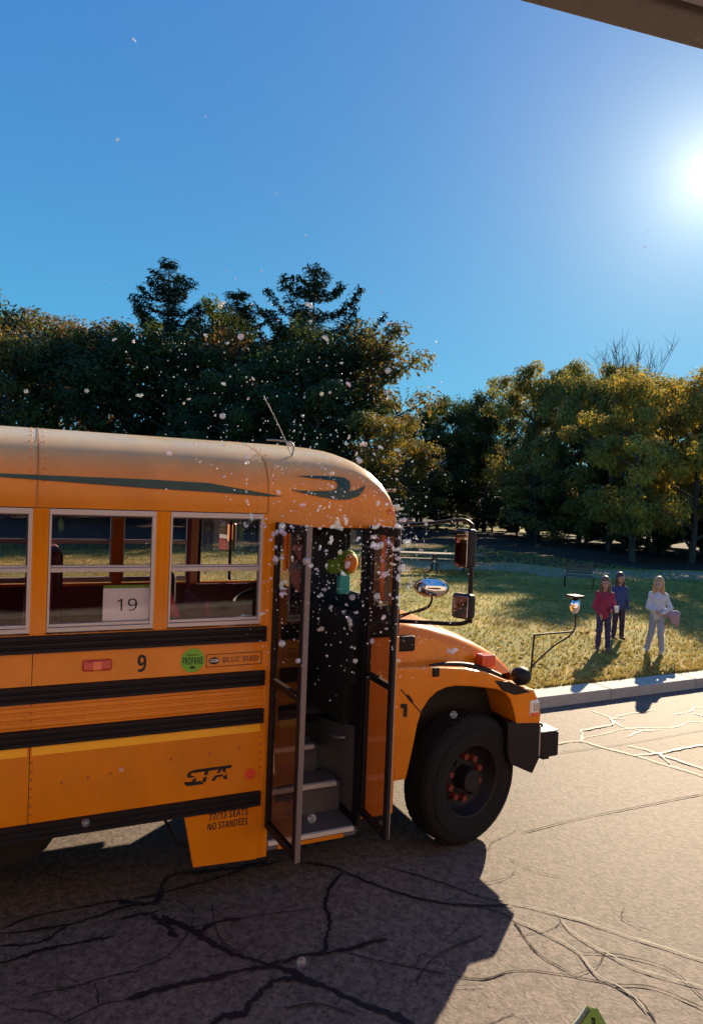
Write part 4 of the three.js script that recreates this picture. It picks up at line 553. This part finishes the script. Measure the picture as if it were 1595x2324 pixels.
// ---------------------------------------------------------------- things on the lawn
const wood = std([0.24, 0.20, 0.15], 0.8, { map: T.speck }), darkWood = std([0.10, 0.085, 0.07], 0.85);
{
  const t = thing('picnic_table', 'long low wooden picnic table in shade behind the side mirror', 'table'), p = onGround(985, 1299, 0.15); t.position.copy(p); t.rotation.y = 0.05;
  for (let i = 0; i < 5; i++) part('plank', rbox(-1.9, 1.75, 0.66, 0.705, -0.36 + i * 0.15, -0.225 + i * 0.15, 0.006), wood, t);
  for (const s of [-0.72, 0.72]) for (let i = 0; i < 2; i++) part('seat_plank', rbox(-1.9, 1.75, 0.40, 0.44, s - 0.14 + i * 0.145, s + i * 0.145, 0.006), wood, t);
  for (const x of [-1.3, 0, 1.2]) { part('leg', [bar([x, 0, -0.7], [x, 0.66, -0.2], 0.045), bar([x, 0, 0.7], [x, 0.66, 0.2], 0.045)], darkWood, t); part('crossbar', box(x - 0.03, x + 0.03, 0.33, 0.395, -0.85, 0.85), darkWood, t); }
  const b = thing('bench', 'dark slatted bench on the lawn left of the girl in maroon', 'bench'), q = onGround(1312, 1334, 0.15); b.position.copy(q); b.rotation.y = -0.35; b.scale.setScalar(0.85);
  for (let i = 0; i < 4; i++) part('slat', rbox(-0.55, 0.55, 0.43, 0.455, -0.2 + i * 0.105, -0.11 + i * 0.105, 0.006), darkWood, b);
  for (let i = 0; i < 4; i++) part('back_slat', rbox(-0.55, 0.55, 0.53 + i * 0.09, 0.59 + i * 0.09, -0.25 - i * 0.02, -0.23 - i * 0.02, 0.006), darkWood, b);
  for (const x of [-0.5, 0.5]) { part('leg', bar([x, 0, -0.22], [x, 0.9, -0.30], 0.02), M.black, b); part('leg', bar([x, 0, 0.2], [x, 0.43, 0.2], 0.02), M.black, b); part('armrest', tube([[x, 0.62, -0.26], [x, 0.66, 0.0], [x, 0.62, 0.2], [x, 0.43, 0.2]], 0.018), M.steel, b); }
}
// ---------------------------------------------------------------- children
function net(f, lo, hi, h) { // a smooth surface round the points where f < 0 (surface nets)
  const n = [0, 1, 2].map((k) => Math.ceil((hi[k] - lo[k]) / h) + 1), [X, Y, Z] = n, v = new Float32Array(X * Y * Z), id = new Int32Array(X * Y * Z).fill(-1), P = [], I = [], at = (i, j, k) => (k * Y + j) * X + i;
  for (let k = 0; k < Z; k++) for (let j = 0; j < Y; j++) for (let i = 0; i < X; i++) v[at(i, j, k)] = f(lo[0] + i * h, lo[1] + j * h, lo[2] + k * h);
  for (let k = 0; k + 1 < Z; k++) for (let j = 0; j + 1 < Y; j++) for (let i = 0; i + 1 < X; i++) {
    let m = 0, c = 0, sx = 0, sy = 0, sz = 0; const g = []; for (let q = 0; q < 8; q++) { const w = v[at(i + (q & 1), j + (q >> 1 & 1), k + (q >> 2))]; g.push(w); if (w < 0) m |= 1 << q; }
    if (m === 0 || m === 255) continue;
    for (let a = 0; a < 8; a++) for (const b of [1, 2, 4]) if (!(a & b) && ((m >> a) & 1) !== ((m >> (a | b)) & 1)) { const t = g[a] / (g[a] - g[a | b]); sx += (a & 1) + (b === 1 ? t : 0); sy += (a >> 1 & 1) + (b === 2 ? t : 0); sz += (a >> 2) + (b === 4 ? t : 0); c++; }
    id[at(i, j, k)] = P.length / 3; P.push(lo[0] + (i + sx / c) * h, lo[1] + (j + sy / c) * h, lo[2] + (k + sz / c) * h);
  }
  for (let k = 1; k + 1 < Z; k++) for (let j = 1; j + 1 < Y; j++) for (let i = 1; i + 1 < X; i++) { const a = v[at(i, j, k)] < 0; const quad = (b, p, q, r, s) => { if (a === b) return; if (p < 0 || q < 0 || r < 0 || s < 0) return; a ? I.push(p, q, r, p, r, s) : I.push(p, r, q, p, s, r); };
    quad(v[at(i + 1, j, k)] < 0, id[at(i, j - 1, k - 1)], id[at(i, j, k - 1)], id[at(i, j, k)], id[at(i, j - 1, k)]);
    quad(v[at(i, j + 1, k)] < 0, id[at(i - 1, j, k - 1)], id[at(i - 1, j, k)], id[at(i, j, k)], id[at(i, j, k - 1)]);
    quad(v[at(i, j, k + 1)] < 0, id[at(i - 1, j - 1, k)], id[at(i, j - 1, k)], id[at(i, j, k)], id[at(i - 1, j, k)]); }
  const geo = new THREE.BufferGeometry(); geo.setAttribute('position', new THREE.Float32BufferAttribute(P, 3)); geo.setIndex(I); geo.computeVertexNormals(); return geo;
}
function field(bones, k = 0.03) { // bones: [a, b, ra, rb]
  const B = bones.map(([a, b, ra, rb]) => ({ a, d: [b[0] - a[0], b[1] - a[1], b[2] - a[2]], ra, rb: rb ?? ra })); B.forEach((q) => { q.l = q.d[0] ** 2 + q.d[1] ** 2 + q.d[2] ** 2 || 1e-9; });
  return (x, y, z) => { let s = 1e9; for (const q of B) { const px = x - q.a[0], py = y - q.a[1], pz = z - q.a[2], t = clamp((px * q.d[0] + py * q.d[1] + pz * q.d[2]) / q.l, 0, 1), dx = px - q.d[0] * t, dy = py - q.d[1] * t, dz = pz - q.d[2] * t, e = Math.sqrt(dx * dx + dy * dy + dz * dz) - lerp(q.ra, q.rb, t); const h = clamp(0.5 + 0.5 * (s - e) / k, 0, 1); s = lerp(s, e, h) - k * h * (1 - h); } return s; };
}
function mesh(bones, k, h, pad = 0.03, fold = 0) { const lo = [9, 9, 9], hi = [-9, -9, -9]; for (const [a, b, ra, rb] of bones) for (const [p, r] of [[a, ra], [b, rb ?? ra]]) for (let i = 0; i < 3; i++) { lo[i] = Math.min(lo[i], p[i] - r - pad); hi[i] = Math.max(hi[i], p[i] + r + pad); } const f = field(bones, k); return net(fold ? (x, y, z) => f(x, y, z) + fold * (Math.sin(y * 62 + x * 31 + 2.2 * Math.sin(z * 23)) * 0.6 + Math.sin(x * 47 - y * 35 + z * 40)) * 0.7 : f, lo, hi, h); }
// joints in metres for a girl 1.30 tall, facing +z
function child(name, label, J, look, at, turn, s = 1) {
  const c = thing(name, label, 'person', 'children on the lawn'); c.position.copy(at); c.rotation.y = turn; c.scale.set(s * 0.86, s * 1.02, s * 0.92);
  const { hipL, hipR, kneeL, kneeR, ankL, ankR, shL, shR, elL, elR, wrL, wrR } = J, ch = [0, 0.93, 0.0], pel = [0, 0.66, 0], nk = [0, 1.06, -0.005], hd = J.head ?? [0, 1.195, 0.01];
  const add = (p, q, t = 1) => p.map((v, i) => v + q[i] * t);
  const bodyBones = [[pel, ch, 0.075, 0.085], [ch, nk, 0.08, 0.038], [nk, hd, 0.036, 0.05], [hipL, kneeL, 0.058, 0.042], [kneeL, ankL, 0.042, 0.030], [hipR, kneeR, 0.058, 0.042], [kneeR, ankR, 0.042, 0.030], [ankL, add(ankL, [0.0, -0.035, 0.10]), 0.028, 0.022], [ankR, add(ankR, [0.0, -0.035, 0.10]), 0.028, 0.022], [shL, elL, 0.034, 0.027], [elL, wrL, 0.027, 0.019], [shR, elR, 0.034, 0.027], [elR, wrR, 0.027, 0.019], [shL, shR, 0.04, 0.04]];
  const body = mesh(bodyBones, 0.035, 0.012);
  const head = mesh([[add(hd, [0, 0.03, -0.012]), add(hd, [0, 0.02, -0.005]), 0.083, 0.083], [add(hd, [0, -0.045, 0.028]), add(hd, [0, -0.055, 0.03]), 0.050, 0.044], [add(hd, [0, 0.0, 0.085]), add(hd, [0, -0.022, 0.097]), 0.007, 0.011], [add(hd, [-0.02, -0.056, 0.074]), add(hd, [0.02, -0.056, 0.074]), 0.008], [add(hd, [-0.03, -0.015, 0.068]), add(hd, [-0.045, -0.02, 0.055]), 0.012], [add(hd, [0.03, -0.015, 0.068]), add(hd, [0.045, -0.02, 0.055]), 0.012]], 0.02, 0.006);
  const hand = (el, w, side) => { const d = V(w[0] - el[0], w[1] - el[1], w[2] - el[2]).normalize(), x = V(side, 0.2, 0.4).cross(d).normalize(), y = d.clone().cross(x), P = (a, b, e) => [w[0] + d.x * a + x.x * b + y.x * e, w[1] + d.y * a + x.y * b + y.y * e, w[2] + d.z * a + x.z * b + y.z * e]; const bn = [[P(-0.01, 0, 0), P(0.05, 0, 0), 0.018, 0.02], [P(0.03, -0.018, 0), P(0.05, 0.018, 0), 0.013]]; [[-0.024, 0.042], [-0.008, 0.052], [0.008, 0.048], [0.023, 0.036]].forEach(([b, l]) => bn.push([P(0.055, b, 0), P(0.055 + l * 0.6, b * 1.15, 0.006), 0.0075, 0.007], [P(0.055 + l * 0.6, b * 1.15, 0.006), P(0.055 + l, b * 1.1, 0.022), 0.007, 0.006])); bn.push([P(0.01, 0.022, 0.004), P(0.04, 0.045, 0.014), 0.009, 0.008], [P(0.04, 0.045, 0.014), P(0.06, 0.043, 0.026), 0.008, 0.0065]); return mesh(bn, 0.006, 0.005, 0.015); };
  part('body', [body, head, hand(elL, wrL, 1), hand(elR, wrR, -1)], std(look.skin, 0.6), c);
  const top = [[add(pel, [0, 0.0, 0]), ch, 0.105, 0.108], [add(pel, [-0.04, 0.02, 0]), add(ch, [-0.055, 0, 0]), 0.095, 0.085], [add(pel, [0.04, 0.02, 0]), add(ch, [0.055, 0, 0]), 0.095, 0.085], [ch, add(nk, [0, -0.03, 0]), 0.10, 0.055], [shL, elL, 0.052, 0.043], [elL, add(wrL, [0, 0, 0]), 0.043, 0.036], [shR, elR, 0.052, 0.043], [elR, wrR, 0.043, 0.036], [shL, shR, 0.052, 0.052]];
  part(look.topName, mesh(top, 0.03, 0.010, 0.03, 0.007), std(look.top, 0.85), c);
  part('trousers', mesh([[add(hipL, [0, 0.02, 0]), kneeL, 0.083, 0.058], [kneeL, add(ankL, [0, 0.02, 0]), 0.058, 0.052], [add(hipR, [0, 0.02, 0]), kneeR, 0.083, 0.058], [kneeR, add(ankR, [0, 0.02, 0]), 0.058, 0.052], [[-0.045, 0.66, 0], [0.045, 0.66, 0], 0.09, 0.09]], 0.02, 0.010, 0.03, 0.005), std(look.trousers, 0.85), c);
  for (const a of [ankL, ankR]) part('shoe', mesh([[add(a, [0, -0.025, -0.03]), add(a, [0, -0.032, 0.11]), 0.037, 0.032]], 0.01, 0.01), std(look.shoe, 0.6), c);
  const hb = [[add(hd, [0, 0.045, -0.025]), add(hd, [0, 0.04, -0.02]), 0.092, 0.092], [add(hd, [-0.07, 0.0, -0.02]), add(hd, [-0.095, -0.20, 0.0]), 0.036, 0.034], [add(hd, [0.07, 0.0, -0.02]), add(hd, [0.095, -0.20, 0.0]), 0.036, 0.034], [add(hd, [0, 0.0, -0.05]), add(hd, [0, -0.24, -0.07]), 0.075, 0.06], [add(hd, [-0.085, -0.12, 0.01]), add(hd, [-0.115, -0.32, 0.03]), 0.03, 0.014], [add(hd, [0.085, -0.12, 0.01]), add(hd, [0.11, -0.30, 0.03]), 0.03, 0.014]];
  part('hair', mesh(hb, 0.03, 0.010), phy(look.hair, 0.5, { sheen: 1, sheenColor: rgb(0.9, 0.75, 0.5), sheenRoughness: 0.4, transmission: 0.3, thickness: 0 }), c);
  for (const e of [-0.031, 0.031]) part('eye', new THREE.SphereGeometry(0.009, 8, 6).translate(hd[0] + e, hd[1] + 0.008, hd[2] + 0.077), M.ink, c);
  part('mouth', new THREE.SphereGeometry(1, 8, 6).scale(0.016, 0.004, 0.005).translate(hd[0], hd[1] - 0.056, hd[2] + 0.082), std([0.35, 0.10, 0.09], 0.5), c);
  return c;
}
const stand = { hipL: [0.065, 0.66, 0], hipR: [-0.065, 0.66, 0], kneeL: [0.085, 0.37, 0.015], kneeR: [-0.085, 0.37, 0.015], ankL: [0.10, 0.07, -0.01], ankR: [-0.10, 0.07, -0.01], shL: [0.135, 1.0, 0], shR: [-0.135, 1.0, 0], elL: [0.20, 0.80, -0.01], elR: [-0.20, 0.79, 0.0], wrL: [0.12, 0.76, 0.16], wrR: [-0.10, 0.66, 0.07] };
const walk = { ...stand, kneeL: [0.075, 0.38, 0.05], ankL: [0.105, 0.07, 0.02], kneeR: [-0.10, 0.37, -0.01], ankR: [-0.17, 0.07, -0.04], elL: [0.235, 0.80, 0.02], wrL: [0.10, 0.72, 0.15], elR: [-0.18, 0.79, 0.03], wrR: [-0.03, 0.75, 0.17] };
const g1 = onGround(1366, 1479, 0.15), g2 = onGround(1487, 1483, 0.15), g3 = onGround(1400, 1452, 0.15);
const face = (p, k = 0) => Math.atan2(-p.x, -p.z) + k;
child('person', 'girl with long brown hair in a maroon jacket and dark blue trousers on the lawn', stand, { skin: [0.42, 0.24, 0.17], topName: 'jacket', top: [0.27, 0.025, 0.065], trousers: [0.035, 0.035, 0.11], shoe: [0.08, 0.06, 0.10], hair: [0.16, 0.08, 0.03] }, g1, face(g1, 0.15), 1.0);
child('person', 'girl with long blond hair in a pale top and light blue jeans on the lawn', walk, { skin: [0.50, 0.31, 0.23], topName: 'sweater', top: [0.52, 0.55, 0.60], trousers: [0.26, 0.30, 0.42], shoe: [0.45, 0.44, 0.48], hair: [0.50, 0.34, 0.14] }, g2, face(g2, -0.1), 1.02);
child('person', 'child in a blue top half hidden behind the girl in maroon', { ...stand, wrL: [0.2, 0.62, 0.03], wrR: [-0.2, 0.62, 0.03] }, { skin: [0.36, 0.21, 0.15], topName: 'jacket', top: [0.03, 0.05, 0.16], trousers: [0.03, 0.02, 0.05], shoe: [0.05, 0.05, 0.06], hair: [0.05, 0.03, 0.02] }, g3, face(g3, 0.5), 0.98);
{
  const pack = (n, label, cat, at, turn, geos, mat, extra) => { const o = thing(n, label, cat); o.position.copy(at); o.rotation.y = turn; part('pouch', geos, mat, o); if (extra) part('strap', extra, M.rubber, o); return o; };
  const d1 = g1.clone().add(V(0.14, 0.80, 0.20)), d2 = g2.clone().add(V(0.17, 0.72, 0.14));
  pack('paper_cup', 'pale cup held by the girl in maroon', 'cup', d1, 0.2, [new THREE.LatheGeometry([[0.001, 0], [0.032, 0], [0.042, 0.11], [0.039, 0.11], [0.03, 0.006]].map(([a, b]) => new THREE.Vector2(a, b)), 16).translate(0, -0.06, 0)], M.white);
  pack('folded_jacket', 'mauve jacket carried over the arm of the blond girl', 'jacket', d2, -0.2, [mesh([[[-0.08, 0, 0], [0.10, 0.02, -0.03], 0.05, 0.06], [[0.09, 0, -0.02], [0.11, -0.17, -0.02], 0.06, 0.04], [[0, 0, 0.02], [0.03, -0.13, 0.03], 0.05, 0.035]], 0.04, 0.012)], std([0.32, 0.22, 0.27], 0.85));
}
// ---------------------------------------------------------------- the plant on the window sill
{
  const p = thing('house_plant', 'single pointed green leaf tip at the bottom edge of the picture', 'plant'), tip = atDepth(1345, 2288, 0.5), rg = [], len = 0.11;
  p.position.copy(tip); p.scale.setScalar(1.25);
  for (let i = 0; i <= 14; i++) { const t = i / 14, w = 0.030 * Math.pow(Math.sin(Math.PI * Math.min(1, t * 0.62 + 0.02)), 0.9), row = []; for (let k = -4; k <= 4; k++) { const s = k / 4; row.push([w * s + 0.004 * t, -len * t, 0.012 * t - Math.abs(s) * w * 0.2 + 0.0012 * Math.sin(t * 26) * Math.abs(s)]); } rg.push(row); }
  const up = loft(rg), lm = phy([0.20, 0.34, 0.09], 0.4, { transmission: 0.4, thickness: 0, side: THREE.DoubleSide, clearcoat: 0.3 });
  part('leaf', up, lm, p).rotation.set(0.1, -0.3, 0.06); part('vein', tube([[0, -0.004, 0.003], [0.002, -0.05, 0.009], [0.004, -0.108, 0.016]], 0.0012), std([0.30, 0.38, 0.12], 0.6), p).rotation.set(0.1, -0.3, 0.06);
  part('leaf_edge', tube(rg.map((row) => V(...row[0]).add(V(0, 0, 0.0008))), 0.0016, 28), std([0.72, 0.74, 0.50], 0.6), p).rotation.set(0.1, -0.3, 0.06);
  part('stem', tube([[0.004, -0.108, 0.012], [0.0, -0.3, 0.02], [0.02, -0.6, 0.05]], 0.003), std([0.12, 0.2, 0.04], 0.6), p);
}
// ---------------------------------------------------------------- soap bubbles
{
  const r = rng(2024), gauss = () => (r() + r() + r() + r() - 2) / 0.58 * 0.8;
  const film = [[1, 1, 1, 420], [1, 0.93, 0.97, 330], [0.93, 1, 0.97, 520], [1, 0.98, 0.9, 260], [0.95, 0.95, 1, 620]].map(([a, b, c, t]) => phy([a, b, c], 0.05, { transmission: 0.80, thickness: 0, ior: 1.95, iridescence: 1, iridescenceIOR: 1.4, iridescenceThicknessRange: [100, t], specularIntensity: 1, side: THREE.DoubleSide }));
  const clearFilm = phy([1, 1, 1], 0.03, { transmission: 0.96, thickness: 0, ior: 1.5, iridescence: 1, iridescenceIOR: 1.4, iridescenceThicknessRange: [100, 400] });
  const ball = new THREE.SphereGeometry(1, 20, 14), foam = [0, 1, 2, 2].map((n, k) => { const g = [new THREE.SphereGeometry(0.8 - 0.1 * n, 18, 12)]; for (let i = 0; i < n; i++) { const q = 0.35 + 0.25 * r(), a = r() * 6.28, b = r() - 0.5; g.push(new THREE.SphereGeometry(q, 14, 10).translate(Math.cos(a) * 0.75, b, Math.sin(a) * 0.75)); } return merge(g); }), LB = {
    door: 'iridescent soap bubble drifting before the open bus door', mirror: 'iridescent soap bubble drifting beside the front edge of the door', roof: 'iridescent soap bubble drifting before the front of the bus roof', trees: 'iridescent soap bubble drifting above the roof before the dark trees',
    side: 'iridescent soap bubble drifting before the bus windows', sky: 'small iridescent soap bubble high against the blue sky', low: 'single clear soap bubble low over the shaded road',
  };
  function bubble(x, y, rad, zone, depth) { const o = shade(new THREE.Mesh(zone === 'low' || rad < 0.008 ? ball : foam[Math.floor(r() * 4)], film[Math.floor(r() * film.length)])); o.name = numbered('soap_bubble'); const p = atDepth(x, y, depth); if (zone === 'low') o.material = clearFilm; o.position.copy(p); o.scale.setScalar(rad * (rad < 0.008 ? 1 : 1.15)); o.rotation.set(r() * 3, r() * 3, r() * 3); tag(o, LB[zone], 'soap bubble', 'soap bubbles: ' + zone); scene.add(o); }
  const size = () => ((k) => k < 0.2 ? 0.016 + 0.013 * r() : k < 0.55 ? 0.010 + 0.007 * r() : 0.005 + 0.004 * r())(r());
  for (let i = 0; i < 100; i++) bubble(clamp(770 + gauss() * 130, 640, 905), clamp(1320 + gauss() * 140, 1195, 1500), size(), 'door', 4.1 + r() * 0.7);
  for (let i = 0; i < 42; i++) bubble(905 + gauss() * 48, 1275 + gauss() * 100, size(), 'mirror', 4.2 + r() * 0.6);
  for (let i = 0; i < 48; i++) bubble(clamp(720 + gauss() * 190, 560, 900), clamp(1110 + gauss() * 90, 1015, 1195), size(), 'roof', 4.1 + r() * 0.7);
  for (let i = 0; i < 62; i++) bubble(clamp(640 + gauss() * 190, 260, 880), clamp(900 + gauss() * 120, 690, 1008), size() * 0.85, 'trees', 4.2 + r() * 0.9);
  for (let i = 0; i < 14; i++) bubble(clamp(610 + gauss() * 40, 380, 640), 1210 + gauss() * 120, size() * 0.9, 'side', 4.1 + r() * 0.5);
  for (const [x, y, q] of [[385, 1030, 0.02], [268, 316, 0.012], [305, 90, 0.012], [60, 888, 0.014], [197, 887, 0.014], [303, 775, 0.013], [260, 770, 0.012], [455, 1048, 0.009], [510, 1082, 0.009], [515, 612, 0.008]]) bubble(x, y, q, y < 700 ? 'sky' : y < 1005 ? 'trees' : 'roof', 4.4);
  for (let i = 0; i < 18; i++) bubble(r() * 1560, 130 + r() * 620, 0.003 + 0.006 * r(), 'sky', 4 + r() * 2.5);
  for (const [x, y, q] of [[195, 1868, 0.017], [708, 1858, 0.018], [684, 2183, 0.021], [1029, 1622, 0.015], [275, 1747, 0.012]]) bubble(x, y, q, 'low', 3.4);
  // the finest bubbles of the cloud, too small to pick apart
  const N = 1100, dust = new THREE.InstancedMesh(ball, phy([1, 1, 1], 0.08, { transmission: 0.45, thickness: 0, ior: 1.8, iridescence: 1, iridescenceIOR: 1.4, iridescenceThicknessRange: [100, 380] }), N), m = new THREE.Matrix4();
  for (let i = 0; i < N; i++) { const k = r(), [x, y] = k < 0.42 ? [790 + gauss() * 150, 1310 + gauss() * 150] : k < 0.6 ? [905 + gauss() * 55, 1270 + gauss() * 110] : k < 0.78 ? [730 + gauss() * 190, 1110 + gauss() * 100] : [640 + gauss() * 230, 890 + gauss() * 140], q = 0.002 + 0.0045 * r() * r(); m.makeScale(q, q, q).setPosition(atDepth(x, y, 4.0 + r() * 0.9)); dust.setMatrixAt(i, m); }
  dust.name = 'tiny_bubbles'; stuff(shade(dust)); tag(dust, 'cloud of tiny glinting soap bubbles before the bus door and roof', 'soap bubbles'); scene.add(dust);
}
renderer.render(scene, camera);
